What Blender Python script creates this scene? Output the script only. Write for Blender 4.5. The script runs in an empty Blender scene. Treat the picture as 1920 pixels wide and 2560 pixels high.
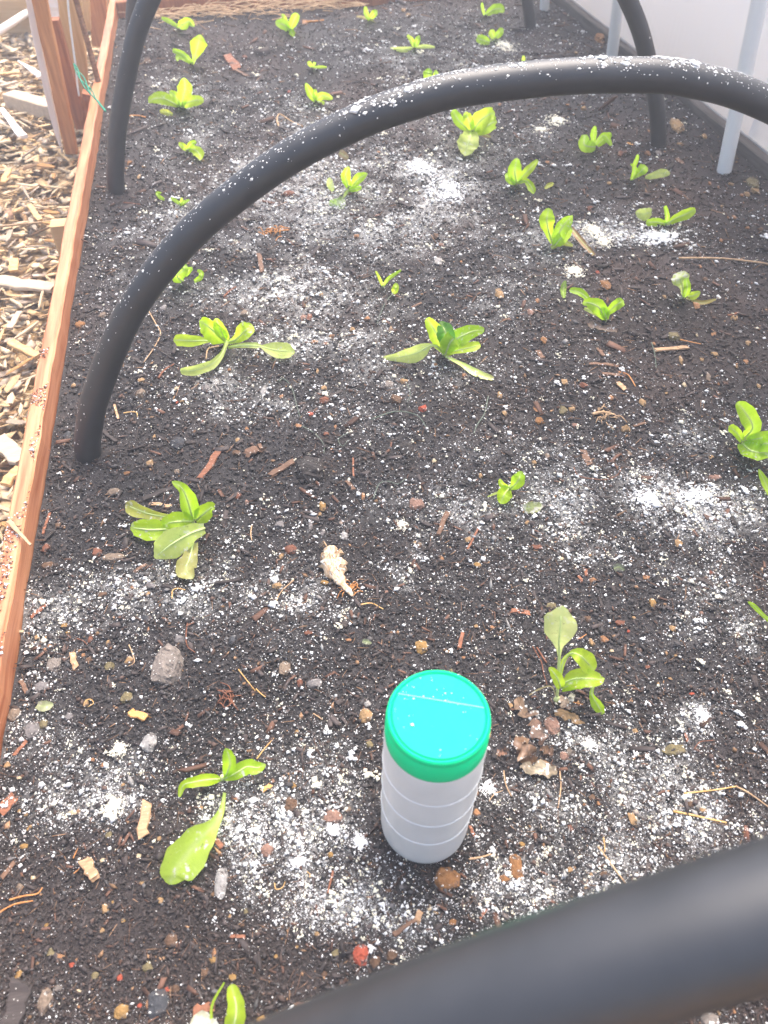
import bpy, bmesh, math, random
import numpy as np
from math import sin, cos, radians, pi, hypot, sqrt
from mathutils import Vector, Matrix

random.seed(7)
RNG = np.random.default_rng(11)
scene = bpy.context.scene
COL = scene.collection

# ------------------------------------------------------------------ camera, sky, sun, exposure
F_PX, CAM_H, PITCH, YAW = 1923.0, 0.626, radians(47), radians(10.7)
cam_d = bpy.data.cameras.new("camera")
cam = bpy.data.objects.new("camera", cam_d)
COL.objects.link(cam)
cam.location = (0, 0, CAM_H)
cam.rotation_euler = (pi / 2 - PITCH, 0, -YAW)
cam_d.lens = F_PX / 2560 * 36
cam_d.sensor_width = 36
cam_d.clip_start, cam_d.clip_end = 0.01, 200
cam_d.dof.use_dof = True
cam_d.dof.focus_distance = 0.86
cam_d.dof.aperture_fstop = 9.0
scene.camera = cam

SUN_EL, SUN_AZ = radians(66), radians(35)       # azimuth from the bed's length, negative = left
world = bpy.data.worlds.new("World")
scene.world = world
world.use_nodes = True
wn = world.node_tree
sky = wn.nodes.new("ShaderNodeTexSky")
sky.sky_type = 'NISHITA'
sky.sun_disc = False
sky.sun_elevation = SUN_EL
sky.sun_rotation = SUN_AZ
sky.dust_density = 6.0
sky.air_density = 1.0
hs = wn.nodes.new("ShaderNodeHueSaturation")      # thin cloud: the same sky, paler
hs.inputs["Saturation"].default_value = 1.0
wn.links.new(sky.outputs[0], hs.inputs["Color"])
wn.links.new(hs.outputs[0], wn.nodes["Background"].inputs[0])
wn.nodes["Background"].inputs[1].default_value = 0.15

sun_d = bpy.data.lights.new("sun", 'SUN')
sun_d.energy = 1.3
sun_d.angle = radians(40)
sun_d.color = (1.0, 0.95, 0.90)
sun = bpy.data.objects.new("sun", sun_d)
COL.objects.link(sun)
sd = Vector((sin(SUN_AZ) * cos(SUN_EL), cos(SUN_AZ) * cos(SUN_EL), sin(SUN_EL)))
sun.rotation_euler = sd.to_track_quat('Z', 'Y').to_euler()

vs = scene.view_settings
vs.view_transform = 'Standard'
vs.look = 'None'
vs.gamma = 1.0
vs.exposure = 1.65
vs.use_curve_mapping = False

# ------------------------------------------------------------------ helpers: measuring the place
def ray(px, py):
    dx, up = px - 960, 1280 - py
    F = F_PX * cos(PITCH) + up * sin(PITCH)
    D = F_PX * sin(PITCH) - up * cos(PITCH)
    return (dx * cos(YAW) + F * sin(YAW), -dx * sin(YAW) + F * cos(YAW), -D)

def at_z(px, py, z=0.0):
    r = ray(px, py); s = (z - CAM_H) / r[2]
    return Vector((s * r[0], s * r[1], z))

def at_y(px, py, y):
    r = ray(px, py); s = y / r[1]
    return Vector((s * r[0], y, CAM_H + s * r[2]))

def depth_of(p):
    Fw = p[0] * sin(YAW) + p[1] * cos(YAW)
    return Fw * cos(PITCH) + (CAM_H - p[2]) * sin(PITCH)

def project(x, y, z):
    Xc = x * cos(YAW) - y * sin(YAW); Fw = x * sin(YAW) + y * cos(YAW); D = CAM_H - z
    zc = np.maximum(Fw * cos(PITCH) + D * sin(PITCH), 0.02)
    up = Fw * sin(PITCH) - D * cos(PITCH)
    return 960 + F_PX * Xc / zc, 1280 - F_PX * up / zc, zc

ZS = 2.592
def tile(t, x, y):
    """measured point -> photograph pixel"""
    if t == 'h':
        return 1240 + x / 4.253, 1480 + y / 4.253
    if t == 'd':
        return x * 1.1573, y * 1.1573
    return t[0] * 640 + x / ZS, t[1] * 640 + y / ZS
def tscale(t):
    return 4.253 if t == 'h' else (1 / 1.1573 if t == 'd' else ZS)

# ------------------------------------------------------------------ helpers: noise and meshes
_perm = np.random.default_rng(3).random((256, 256))
def vnoise(x, y):
    x = np.asarray(x, float); y = np.asarray(y, float)
    xi = np.floor(x).astype(int); yi = np.floor(y).astype(int)
    fx = x - xi; fy = y - yi
    fx = fx * fx * (3 - 2 * fx); fy = fy * fy * (3 - 2 * fy)
    a = _perm[xi & 255, yi & 255]; b = _perm[(xi + 1) & 255, yi & 255]
    c = _perm[xi & 255, (yi + 1) & 255]; d = _perm[(xi + 1) & 255, (yi + 1) & 255]
    return (a * (1 - fx) + b * fx) * (1 - fy) + (c * (1 - fx) + d * fx) * fy
def fbm(x, y, s, o=3):
    v = 0; amp = 0.5
    for k in range(o):
        v = v + amp * (vnoise(x * s + 17 * k, y * s + 31 * k) - 0.5) * 2
        amp *= 0.5; s *= 2.1
    return v

def hgt(x, y):
    """soil surface height"""
    z = 0.010 * fbm(x + 5, y + 9, 5.0, 2) + 0.006 * fbm(x, y, 19.0, 3)
    return z

def np_mesh(name, V, Fc, C=None, smooth=False):
    V = np.asarray(V, np.float32); Fc = np.asarray(Fc, np.int32)
    k = Fc.shape[1]
    me = bpy.data.meshes.new(name)
    me.vertices.add(len(V)); me.vertices.foreach_set("co", V.ravel())
    me.loops.add(Fc.size); me.loops.foreach_set("vertex_index", Fc.ravel())
    me.polygons.add(len(Fc)); me.polygons.foreach_set("loop_start", np.arange(0, Fc.size, k, dtype=np.int32))
    if smooth:
        me.polygons.foreach_set("use_smooth", np.ones(len(Fc), bool))
    if C is not None:
        ca = me.color_attributes.new("Col", 'FLOAT_COLOR', 'POINT')
        c4 = np.ones((len(V), 4), np.float32); c4[:, :C.shape[1]] = C
        ca.data.foreach_set("color", c4.ravel())
    me.update(calc_edges=True)
    return me

def link(name, me, mat=None, parent=None):
    o = bpy.data.objects.new(name, me)
    COL.objects.link(o)
    if me is not None and mat is not None and len(me.materials) == 0:
        me.materials.append(mat)
    if parent is not None:
        o.parent = parent
    return o

def tag(o, label=None, cat=None, group=None, kind=None):
    if label: o["label"] = label
    if cat: o["category"] = cat
    if group: o["group"] = group
    if kind: o["kind"] = kind
    return o

def empty(name, loc, label, cat, group=None):
    o = bpy.data.objects.new(name, None)
    COL.objects.link(o)
    o.empty_display_size = 0.02
    o.location = loc
    return tag(o, label, cat, group)

def part(name, me, mat, root):
    """mesh given in world coordinates, parented under root (an unrotated Empty)"""
    me.transform(Matrix.Translation(-Vector(root.location)))
    return link(name, me, mat, root)

def tube(path, radii, seg=10, cap=True, jitter=0.0, rnd=None):
    """path: Vectors; radii: float or list -> (V, F quads)"""
    n = len(path)
    if not hasattr(radii, '__len__'): radii = [radii] * n
    V = []; Fc = []
    up = Vector((0.13, 0.21, 1)).normalized()
    prev = None
    for i in range(n):
        t = (path[min(i + 1, n - 1)] - path[max(i - 1, 0)]).normalized()
        if prev is None:
            s = t.cross(up)
            if s.length < 1e-3: s = t.cross(Vector((1, 0, 0)))
            s.normalize()
        else:
            s = (prev - t * prev.dot(t)).normalized()
        prev = s
        b = t.cross(s)
        for k in range(seg):
            an = 2 * pi * k / seg
            r = radii[i]
            if jitter: r *= 1 + jitter * (rnd.random() - .5)
            V.append(path[i] + s * (cos(an) * r) + b * (sin(an) * r))
    for i in range(n - 1):
        for k in range(seg):
            k2 = (k + 1) % seg
            Fc.append((i * seg + k, i * seg + k2, (i + 1) * seg + k2, (i + 1) * seg + k))
    if cap:
        for i, rev in ((0, True), (n - 1, False)):
            c = len(V); V.append(path[i])
            for k in range(seg):
                k2 = (k + 1) % seg
                a, b_ = i * seg + k, i * seg + k2
                Fc.append((c, b_, a) if rev else (c, a, b_))
    return V, Fc

def pymesh(name, V, Fc, smooth=False):
    me = bpy.data.meshes.new(name)
    me.from_pydata([tuple(v) for v in V], [], Fc)
    if smooth:
        me.polygons.foreach_set("use_smooth", [True] * len(me.polygons))
    me.update()
    return me

def spline(pts, n):
    """Catmull-Rom through pts (tuples of equal length)"""
    P = np.array(pts, float)
    P = np.vstack([2 * P[0] - P[1], P, 2 * P[-1] - P[-2]])
    out = []
    m = len(pts) - 1
    for u in np.linspace(0, m, n):
        i = min(int(u), m - 1); t = u - i
        a, b, c, d = P[i], P[i + 1], P[i + 2], P[i + 3]
        out.append(0.5 * ((2 * b) + (c - a) * t + (2 * a - 5 * b + 4 * c - d) * t * t + (3 * b - a - 3 * c + d) * t ** 3))
    return np.array(out)

# ------------------------------------------------------------------ materials
def new_mat(name):
    m = bpy.data.materials.new(name); m.use_nodes = True
    nt = m.node_tree
    return m, nt, nt.nodes["Principled BSDF"]

def noise_node(nt, scale, detail=4, rough=0.6, coord='Object', stretch=None):
    tc = nt.nodes.new("ShaderNodeTexCoord")
    n = nt.nodes.new("ShaderNodeTexNoise")
    n.inputs["Scale"].default_value = scale
    n.inputs["Detail"].default_value = detail
    n.inputs["Roughness"].default_value = rough
    if stretch:
        mp = nt.nodes.new("ShaderNodeMapping"); mp.inputs["Scale"].default_value = stretch
        nt.links.new(tc.outputs[coord], mp.inputs[0]); nt.links.new(mp.outputs[0], n.inputs["Vector"])
    else:
        nt.links.new(tc.outputs[coord], n.inputs["Vector"])
    return n

def ramp(nt, fac, stops):
    r = nt.nodes.new("ShaderNodeValToRGB")
    el = r.color_ramp.elements
    while len(el) > 1: el.remove(el[-1])
    el[0].position = stops[0][0]; el[0].color = (*stops[0][1], 1)
    for p, c in stops[1:]:
        e = el.new(p); e.color = (*c, 1)
    nt.links.new(fac, r.inputs[0])
    return r

def mix(nt, fac, a, b, mode='MIX'):
    m = nt.nodes.new("ShaderNodeMix"); m.data_type = 'RGBA'; m.blend_type = mode
    for sock, v in ((m.inputs[0], fac), (m.inputs[6], a), (m.inputs[7], b)):
        if hasattr(v, 'is_linked'): nt.links.new(v, sock)
        elif isinstance(v, (int, float)): sock.default_value = v
        else: sock.default_value = (*v, 1)
    return m.outputs[2]

def bump(nt, bsdf, h, strength=0.4, dist=0.001):
    b = nt.nodes.new("ShaderNodeBump")
    b.inputs["Strength"].default_value = strength; b.inputs["Distance"].default_value = dist
    nt.links.new(h, b.inputs["Height"]); nt.links.new(b.outputs[0], bsdf.inputs["Normal"])

def mat_vcol(name, rough=0.8, spec=0.3, nscale=0, nstr=0.0, bstr=0.0, bdist=0.001):
    m, nt, b = new_mat(name)
    vc = nt.nodes.new("ShaderNodeVertexColor"); vc.layer_name = "Col"
    c = vc.outputs[0]
    if nscale:
        n = noise_node(nt, nscale, 5)
        r = ramp(nt, n.outputs[0], [(0.3, (1 - nstr,) * 3), (0.7, (1 + nstr,) * 3)])
        c = mix(nt, 1.0, c, r.outputs[0], 'MULTIPLY')
        if bstr: bump(nt, b, n.outputs[0], bstr, bdist)
    nt.links.new(c, b.inputs["Base Color"])
    b.inputs["Roughness"].default_value = rough
    b.inputs["Specular IOR Level"].default_value = spec
    return m

def mat_noise(name, c1, c2, scale, rough=0.8, spec=0.3, stretch=None, bstr=0.4, bdist=0.001, lo=0.3, hi=0.7, detail=5, speck=None):
    m, nt, b = new_mat(name)
    n = noise_node(nt, scale, detail, stretch=stretch)
    r = ramp(nt, n.outputs[0], [(lo, c1), (hi, c2)])
    c = r.outputs[0]
    if speck:                                   # (scale, threshold, colour)
        n2 = noise_node(nt, speck[0], 3)
        r2 = ramp(nt, n2.outputs[0], [(speck[1], (0, 0, 0)), (speck[1] + 0.04, (1, 1, 1))])
        c = mix(nt, r2.outputs[0], c, speck[2])
    nt.links.new(c, b.inputs["Base Color"])
    b.inputs["Roughness"].default_value = rough
    b.inputs["Specular IOR Level"].default_value = spec
    if bstr: bump(nt, b, n.outputs[0], bstr, bdist)
    return m

M = {}
M['soil'] = mat_vcol('dark_soil', 0.85, 0.25, 420, 0.45, 0.9, 0.003)
M['crumb'] = mat_vcol('soil_crumb', 0.7, 0.35)
M['powder'] = mat_vcol('white_powder', 0.95, 0.1)
M['pipe'] = mat_noise('black_poly_pipe', (0.014, 0.016, 0.020), (0.024, 0.026, 0.031), 40, 0.50, 0.75, bstr=0.05)
M['pipe_dirty'] = M['pipe']
M['cedar'] = mat_noise('red_cedar', (0.36, 0.10, 0.036), (0.66, 0.30, 0.15), 7, 0.38, 0.5, stretch=(22, 1.0, 22), bstr=0.25, speck=(130, 0.73, (0.8, 0.78, 0.74)))
M['cedar_stake'] = mat_noise('cedar_stake', (0.36, 0.13, 0.045), (0.60, 0.28, 0.11), 8, 0.6, 0.3, stretch=(14, 14, 1.2), bstr=0.3)
M['cedar_dark'] = mat_noise('cedar_dark', (0.22, 0.07, 0.028), (0.42, 0.16, 0.065), 8, 0.6, 0.3, stretch=(14, 14, 1.2), bstr=0.3)
M['pine'] = mat_noise('pale_pine', (0.50, 0.28, 0.11), (0.68, 0.45, 0.22), 8, 0.65, 0.3, stretch=(14, 14, 1.2), bstr=0.3)
M['whitish'] = mat_noise('whitish_wood', (0.72, 0.64, 0.58), (0.84, 0.77, 0.71), 8, 0.7, 0.25, stretch=(14, 14, 1.2), bstr=0.2)
M['timber'] = mat_noise('timber', (0.42, 0.27, 0.13), (0.56, 0.40, 0.22), 6, 0.75, 0.25, stretch=(1, 12, 12), bstr=0.3)
M['greywood'] = mat_noise('grey_wood', (0.055, 0.048, 0.043), (0.13, 0.115, 0.105), 8, 0.8, 0.2, stretch=(12, 1.2, 12), bstr=0.5)
M['greyplank'] = mat_noise('grey_plank', (0.40, 0.31, 0.22), (0.58, 0.47, 0.35), 10, 0.8, 0.2, stretch=(1.5, 14, 14), bstr=0.4)
M['pvc'] = mat_noise('white_pvc', (0.78, 0.78, 0.76), (0.84, 0.84, 0.81), 14, 0.4, 0.45, bstr=0.03, speck=(90, 0.76, (0.25, 0.22, 0.18)))
M['greytrim'] = mat_noise('grey_trim', (0.30, 0.29, 0.28), (0.42, 0.41, 0.40), 20, 0.6, 0.3)
M['lid'] = mat_noise('green_lid', (0.0, 0.62, 0.235), (0.0, 0.66, 0.265), 30, 0.5, 0.10, bstr=0.03, speck=(160, 0.735, (0.55, 0.85, 0.78)))
M['rust'] = mat_noise('rusty_steel', (0.12, 0.05, 0.025), (0.28, 0.15, 0.09), 120, 0.85, 0.2, bstr=0.6)
M['string'] = mat_noise('white_string', (0.66, 0.64, 0.60), (0.8, 0.78, 0.75), 300, 0.9, 0.1)
M['twine'] = mat_noise('green_twine', (0.02, 0.16, 0.10), (0.05, 0.30, 0.20), 300, 0.8, 0.2)
M['thread'] = mat_noise('grey_green_root', (0.07, 0.09, 0.07), (0.18, 0.21, 0.17), 200, 0.8, 0.2)
M['straw'] = mat_noise('golden_straw', (0.42, 0.22, 0.06), (0.66, 0.44, 0.18), 150, 0.6, 0.3)
M['dry'] = mat_noise('dry_stalk', (0.34, 0.21, 0.11), (0.52, 0.36, 0.22), 150, 0.7, 0.3)
M['orange_root'] = mat_noise('orange_root', (0.36, 0.14, 0.04), (0.58, 0.28, 0.10), 200, 0.7, 0.3)
M['red_twig'] = mat_noise('red_brown_twig', (0.10, 0.035, 0.02), (0.28, 0.12, 0.07), 150, 0.75, 0.3)
M['dark_twig'] = mat_noise('dark_twig', (0.022, 0.018, 0.017), (0.07, 0.055, 0.05), 150, 0.75, 0.3)

def mat_panel():
    m, nt, b = new_mat('frosted_panel')
    n = noise_node(nt, 60, 3, stretch=(1, 4.0, 0.06))
    r = ramp(nt, n.outputs[0], [(0.3, (0.88, 0.90, 0.93)), (0.7, (0.90, 0.915, 0.94))])
    nt.links.new(r.outputs[0], b.inputs["Base Color"])
    b.inputs["Roughness"].default_value = 0.55
    tr = nt.nodes.new("ShaderNodeBsdfTranslucent"); tr.inputs[0].default_value = (0.92, 0.95, 1.0, 1)
    mx = nt.nodes.new("ShaderNodeMixShader"); mx.inputs[0].default_value = 0.5
    nt.links.new(b.outputs[0], mx.inputs[1]); nt.links.new(tr.outputs[0], mx.inputs[2])
    nt.links.new(mx.outputs[0], nt.nodes["Material Output"].inputs[0])
    bump(nt, b, n.outputs[0], 0.08, 0.001)
    return m
M['panel'] = mat_panel()

def mat_jar():
    m, nt, b = new_mat('frosted_plastic')
    n = noise_node(nt, 35, 4)
    r = ramp(nt, n.outputs[0], [(0.3, (0.64, 0.64, 0.60)), (0.7, (0.71, 0.705, 0.67))])
    n2 = noise_node(nt, 140, 3)
    r2 = ramp(nt, n2.outputs[0], [(0.72, (0, 0, 0)), (0.77, (1, 1, 1))])
    c = mix(nt, r2.outputs[0], r.outputs[0], (0.35, 0.34, 0.32))
    nt.links.new(c, b.inputs["Base Color"])
    b.inputs["Roughness"].default_value = 0.36
    b.inputs["Specular IOR Level"].default_value = 0.4
    b.inputs["Subsurface Weight"].default_value = 0.35
    b.inputs["Subsurface Radius"].default_value = (0.01, 0.01, 0.01)
    b.inputs["Subsurface Scale"].default_value = 0.5
    return m
M['jar'] = mat_jar()

def mat_leaf(name, powder=0.0, trans=0.6):
    """Col.rgb = leaf colour; powder = how much white dust lies on it"""
    m, nt, b = new_mat(name)
    vc = nt.nodes.new("ShaderNodeVertexColor"); vc.layer_name = "Col"
    n = noise_node(nt, 90, 4)
    r = ramp(nt, n.outputs[0], [(0.3, (0.85, 0.9, 0.8)), (0.7, (1.12, 1.08, 1.1))])
    c = mix(nt, 1.0, vc.outputs[0], r.outputs[0], 'MULTIPLY')
    tint = c
    if powder:
        th = 0.69 - 0.22 * powder
        n2 = noise_node(nt, 170, 5, 0.65)
        r2 = ramp(nt, n2.outputs[0], [(th, (0, 0, 0)), (th + 0.05, (1, 1, 1))])
        c = mix(nt, r2.outputs[0], c, (0.78, 0.78, 0.72))
    n4 = noise_node(nt, 260, 4, 0.7)                       # soil splashed on the leaf
    r4 = ramp(nt, n4.outputs[0], [(0.655, (0, 0, 0)), (0.69, (1, 1, 1))])
    c = mix(nt, r4.outputs[0], c, (0.07, 0.06, 0.03))
    nt.links.new(c, b.inputs["Base Color"])
    b.inputs["Roughness"].default_value = 0.38
    b.inputs["Specular IOR Level"].default_value = 0.45
    tr = nt.nodes.new("ShaderNodeBsdfTranslucent"); nt.links.new(tint, tr.inputs[0])
    mx = nt.nodes.new("ShaderNodeMixShader"); mx.inputs[0].default_value = trans
    nt.links.new(b.outputs[0], mx.inputs[1]); nt.links.new(tr.outputs[0], mx.inputs[2])
    nt.links.new(mx.outputs[0], nt.nodes["Material Output"].inputs[0])
    n3 = noise_node(nt, 220, 3)
    bump(nt, b, n3.outputs[0], 0.35, 0.0015)
    return m
M['leaf'] = mat_leaf('lettuce_leaf', 0.12)
M['leaf_p'] = mat_leaf('dusted_lettuce_leaf', 0.5)
M['leaf_pp'] = mat_leaf('powdered_lettuce_leaf', 0.95)
M['litter'] = mat_leaf('leaf_litter', 0.45, 0.08)

def dirty(m, amount=.5):
    """soil clinging to a piece in blotches"""
    nt = m.node_tree; b = nt.nodes["Principled BSDF"]; src = b.inputs["Base Color"].links[0].from_socket
    n = noise_node(nt, 130, 5, 0.7, coord='Object')
    rp = ramp(nt, n.outputs[0], [(amount, (0, 0, 0)), (amount + .12, (1, 1, 1))])
    nt.links.new(mix(nt, rp.outputs[0], src, (0.05, 0.04, 0.037)), b.inputs["Base Color"])
    return m
def stone_mat(name, c, speck=0.0):
    c1 = tuple(v * 0.42 for v in c); c2 = tuple(min(v * .92, .9) for v in c)
    return dirty(mat_noise('stone_' + name, c1, c2, 230, 0.8, 0.3, bstr=0.9, bdist=0.002,
                     speck=(300, 0.635, (0.72, 0.71, 0.66))), .53)
STONE = {
    'tan': (0.40, 0.25, 0.12), 'ochre': (0.36, 0.21, 0.07), 'orange': (0.38, 0.19, 0.09), 'red': (0.42, 0.085, 0.045),
    'brown': (0.15, 0.085, 0.05), 'red-brown': (0.22, 0.085, 0.05), 'grey': (0.22, 0.20, 0.195), 'light grey': (0.36, 0.345, 0.33),
    'grey-beige': (0.26, 0.22, 0.19), 'olive': (0.21, 0.17, 0.085), 'cream': (0.62, 0.50, 0.32), 'slate': (0.06, 0.063, 0.072),
    'taupe': (0.25, 0.185, 0.135), 'dark': (0.045, 0.038, 0.036), 'pink-brown': (0.33, 0.19, 0.14), 'amber': (0.30, 0.14, 0.05),
}
SM = {k: stone_mat(k.replace(' ', '_').replace('-', '_'), v) for k, v in STONE.items()}
def wood_obj_mat(name, c):
    return mat_noise('wood_' + name, tuple(v * .7 for v in c), tuple(min(1, v * 1.25) for v in c), 60, 0.75, 0.3, stretch=(1, 8, 8), bstr=0.5,
                     speck=(330, 0.66, (0.72, 0.71, 0.66)))
WM = {k: wood_obj_mat(k.replace('-', '_'), v) for k, v in {
    'orange': (0.58, 0.30, 0.10), 'tan': (0.40, 0.25, 0.14), 'red-brown': (0.22, 0.09, 0.05), 'dark': (0.045, 0.036, 0.034), 'brown': (0.15, 0.085, 0.055)}.items()}

CHIP = {'pale tan': (0.66, 0.51, 0.33), 'yellowish tan': (0.58, 0.41, 0.22), 'grey-brown': (0.40, 0.32, 0.24), 'orange-brown': (0.46, 0.25, 0.10), 'dark brown': (0.22, 0.13, 0.07)}
CM = {k: mat_noise('chip_' + k.replace(' ', '_').replace('-', '_'), tuple(v * .62 for v in c), tuple(min(.9, v * 1.15) for v in c), 70, 0.82, 0.2, stretch=(1, 7, 7), bstr=.6) for k, c in CHIP.items()}
M['mulch'] = mat_vcol('mulch_layer', 0.85, 0.2, 130, 0.3, 0.5, 0.001)

# ------------------------------------------------------------------ where the powder lies (measured patches: x, y, rx, ry, density)
PATCH = [(420,190,80,40,.3),(560,240,130,45,.4),(600,340,150,60,.5),(830,90,170,45,.4),(950,300,160,55,.4),(912,360,32,14,1.3),(960,405,70,40,1.0),
 (560,430,150,50,.45),(430,480,120,40,.3),(680,430,150,60,.75),(1200,270,45,14,.6),(1080,100,50,14,.55),(1190,500,110,38,1.0),(1420,520,95,22,1.15),
 (1300,510,36,24,.8),(570,620,150,50,.75),(760,560,130,70,.4),(900,480,150,55,.35),(650,760,100,32,.55),(480,850,70,42,.6),(780,770,90,50,.5),
 (560,880,70,30,.3),(1050,620,110,50,.3),(880,830,150,50,.32),(1350,1080,170,42,1.25),(1150,960,110,42,.4),(1450,1105,140,40,1.25),(1250,1045,100,36,.6),
 (1560,1080,110,42,1.0),(1350,1180,230,50,.5),(1550,950,140,50,.42),(960,1100,50,24,.7),(800,1120,220,60,.4),(850,1240,70,30,.55),(420,1290,170,46,.6),
 (200,1280,110,42,.55),(600,1320,140,50,.4),(150,1330,100,42,.5),(80,1400,55,70,.4),(100,1550,110,50,.4),(330,1590,55,30,.3),(260,1660,60,32,.55),
 (230,1725,60,36,.9),(480,1780,70,42,.65),(560,1850,70,52,.65),(620,1800,50,52,.75),(725,1790,38,30,1.0),(600,1950,90,60,.5),(700,1930,110,64,.5),
 (760,1980,110,50,.55),(900,1950,140,60,.36),(1100,1900,180,70,.36),(1300,1800,230,90,.5),(1400,1700,180,70,.42),(1530,1800,110,70,.5),(1450,1580,140,42,.35),
 (1280,1600,60,30,.65),(1520,1540,44,24,.5),(1250,1930,140,42,.38),(1600,1350,90,60,.35),(1550,1250,140,42,.45),(700,1700,110,70,.35),(1000,2050,90,40,.35),
 (150,1700,120,70,.4),(1000,700,60,40,.3),(330,540,90,40,.25),(1000,170,120,40,.35),(400,300,90,40,.3)]
DARK = [(430,1000,200,70,.85),(1500,740,150,80,.75),(1560,330,140,90,.9),(200,2020,330,150,.95),(150,900,80,150,.6),(560,2110,260,90,.75),(1550,130,200,90,.9),(620,60,250,60,.6),
        (1250,400,110,60,.5),(480,1480,150,60,.5),(900,1400,120,60,.5),(620,2050,120,50,.3)]
def powder_density(x, y):
    px, py, _ = project(x, y, 0.0)
    u, v = px / 1.1573, py / 1.1573
    d = np.full(np.shape(u), 0.24)
    for cx, cy, rx, ry, a in PATCH:
        d = d + a * np.exp(-((u - cx) / (rx * 1.22)) ** 2 - ((v - cy) / (ry * 1.22)) ** 2)
    for cx, cy, rx, ry, a in DARK:
        d = d * (1 - a * np.exp(-((u - cx) / rx) ** 2 - ((v - cy) / ry) ** 2))
    return d * (0.40 + 1.2 * vnoise(x * 45, y * 45)) * (0.45 + 1.1 * vnoise(x * 14 + 7, y * 14))

# ------------------------------------------------------------------ the ground outside and the soil of the bed
BX0, BX1, BY0, BY1 = -0.268, 0.975, -0.35, 2.565          # inside of the bed
MULCH_Z = -0.12
yard = pymesh('yard', [(-14, -14, MULCH_Z - .03), (14, -14, MULCH_Z - .03), (14, 16, MULCH_Z - .03), (-14, 16, MULCH_Z - .03)], [(0, 1, 2, 3)])
M['yard'] = mat_noise('yard_mulch', (0.20, 0.12, 0.06), (0.50, 0.34, 0.18), 70, 0.9, 0.2, bstr=0.8, bdist=0.01)
tag(link('ground', yard, M['yard']), kind='structure')

nx, ny = 250, 560
gx, gy = np.meshgrid(np.linspace(BX0, BX1, nx), np.linspace(BY0, BY1, ny))
gx, gy = gx.ravel(), gy.ravel()
gz = hgt(gx, gy) - 0.0015
dens = np.clip(powder_density(gx, gy), 0, 2.2)
tone = 0.8 + 0.5 * fbm(gx, gy, 11, 3)
brn = np.clip(fbm(gx + 3, gy + 1, 4.5, 2) * 1.6, -.3, 1)
base = np.stack([0.044 * tone * (1 + .22 * brn) + .004, 0.037 * tone + .004, 0.036 * tone * (1 - .12 * brn) + .005], 1)
film = np.clip((dens - 0.40) * 0.30, 0, 0.5)[:, None] * (0.4 + 1.0 * RNG.random(len(gx)))[:, None]
base = base * (1 - film) + np.array([0.62, 0.62, 0.6]) * film
idx = np.arange(nx * ny).reshape(ny, nx)
quads = np.stack([idx[:-1, :-1], idx[:-1, 1:], idx[1:, 1:], idx[1:, :-1]], -1).reshape(-1, 4)
soil = link('soil', np_mesh('soil', np.stack([gx, gy, gz], 1), quads, base, smooth=True), M['soil'])
tag(soil, kind='structure')

def scatter_points(n, over=0.12):
    """random spots on the bed, thicker where the bed is near"""
    px = RNG.uniform(-1920 * over, 1920 * (1 + over), n)
    py = RNG.uniform(-60, 2560 * (1 + over * .6), n)
    dx, up = px - 960, 1280 - py
    Fw = F_PX * cos(PITCH) + up * sin(PITCH); D = F_PX * sin(PITCH) - up * cos(PITCH)
    s = CAM_H / D
    x = s * (dx * cos(YAW) + Fw * sin(YAW)); y = s * (-dx * sin(YAW) + Fw * cos(YAW))
    m = int(n * .28)                                       # the rest of the bed, beyond the picture, more coarsely
    x2 = RNG.uniform(BX0, BX1, m); y2 = RNG.uniform(BY0, 1.5, m)
    qx, qy, qd = project(x2, y2, 0.0)
    out = (qx < -1920 * over) | (qx > 1920 * (1 + over)) | (qy > 2560 * (1 + over * .6)) | (y2 < -.02)
    x = np.concatenate([x, x2[out]]); y = np.concatenate([y, y2[out]]); s = np.concatenate([s, np.clip(qd[out], .75, 1.6) / F_PX * 1.25])
    ok = (x > BX0 + .003) & (x < BX1 - .003) & (y > BY0 + .01) & (y < BY1 - .01)
    return x[ok], y[ok], (s * F_PX)[ok]

OCT_V = np.array([(1, 0, 0), (-1, 0, 0), (0, 1, 0), (0, -1, 0), (0, 0, 1), (0, 0, -1)], float)
OCT_F = np.array([(0, 2, 4), (2, 1, 4), (1, 3, 4), (3, 0, 4), (2, 0, 5), (1, 2, 5), (3, 1, 5), (0, 3, 5)])
BOX_V = np.array([(-1, -1, -1), (1, -1, -1), (1, 1, -1), (-1, 1, -1), (-1, -1, 1), (1, -1, 1), (1, 1, 1), (-1, 1, 1)], float)
BOX_F = np.array([(0, 2, 1), (0, 3, 2), (4, 5, 6), (4, 6, 7), (0, 1, 5), (0, 5, 4), (1, 2, 6), (1, 6, 5), (2, 3, 7), (2, 7, 6), (3, 0, 4), (3, 4, 7)])

def euler_mats(rx, ry, rz):
    cx, sx, cy, sy, cz, sz = np.cos(rx), np.sin(rx), np.cos(ry), np.sin(ry), np.cos(rz), np.sin(rz)
    R = np.empty((len(rx), 3, 3))
    R[:, 0, 0] = cz * cy; R[:, 0, 1] = cz * sy * sx - sz * cx; R[:, 0, 2] = cz * sy * cx + sz * sx
    R[:, 1, 0] = sz * cy; R[:, 1, 1] = sz * sy * sx + cz * cx; R[:, 1, 2] = sz * sy * cx - cz * sx
    R[:, 2, 0] = -sy; R[:, 2, 1] = cy * sx; R[:, 2, 2] = cy * cx
    return R

def bits(pos, size, rot, col, TV=OCT_V, TF=OCT_F, jit=0.35):
    n = len(pos); k = len(TV)
    v = TV[None] * (1 + jit * RNG.uniform(-1, 1, (n, k, 3))) * size[:, None, :]
    v = np.einsum('nij,nkj->nki', rot, v) + pos[:, None, :]
    f = TF[None] + (np.arange(n) * k)[:, None, None]
    c = np.repeat(col, k, 0)
    return v.reshape(-1, 3), f.reshape(-1, 3), c

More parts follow.
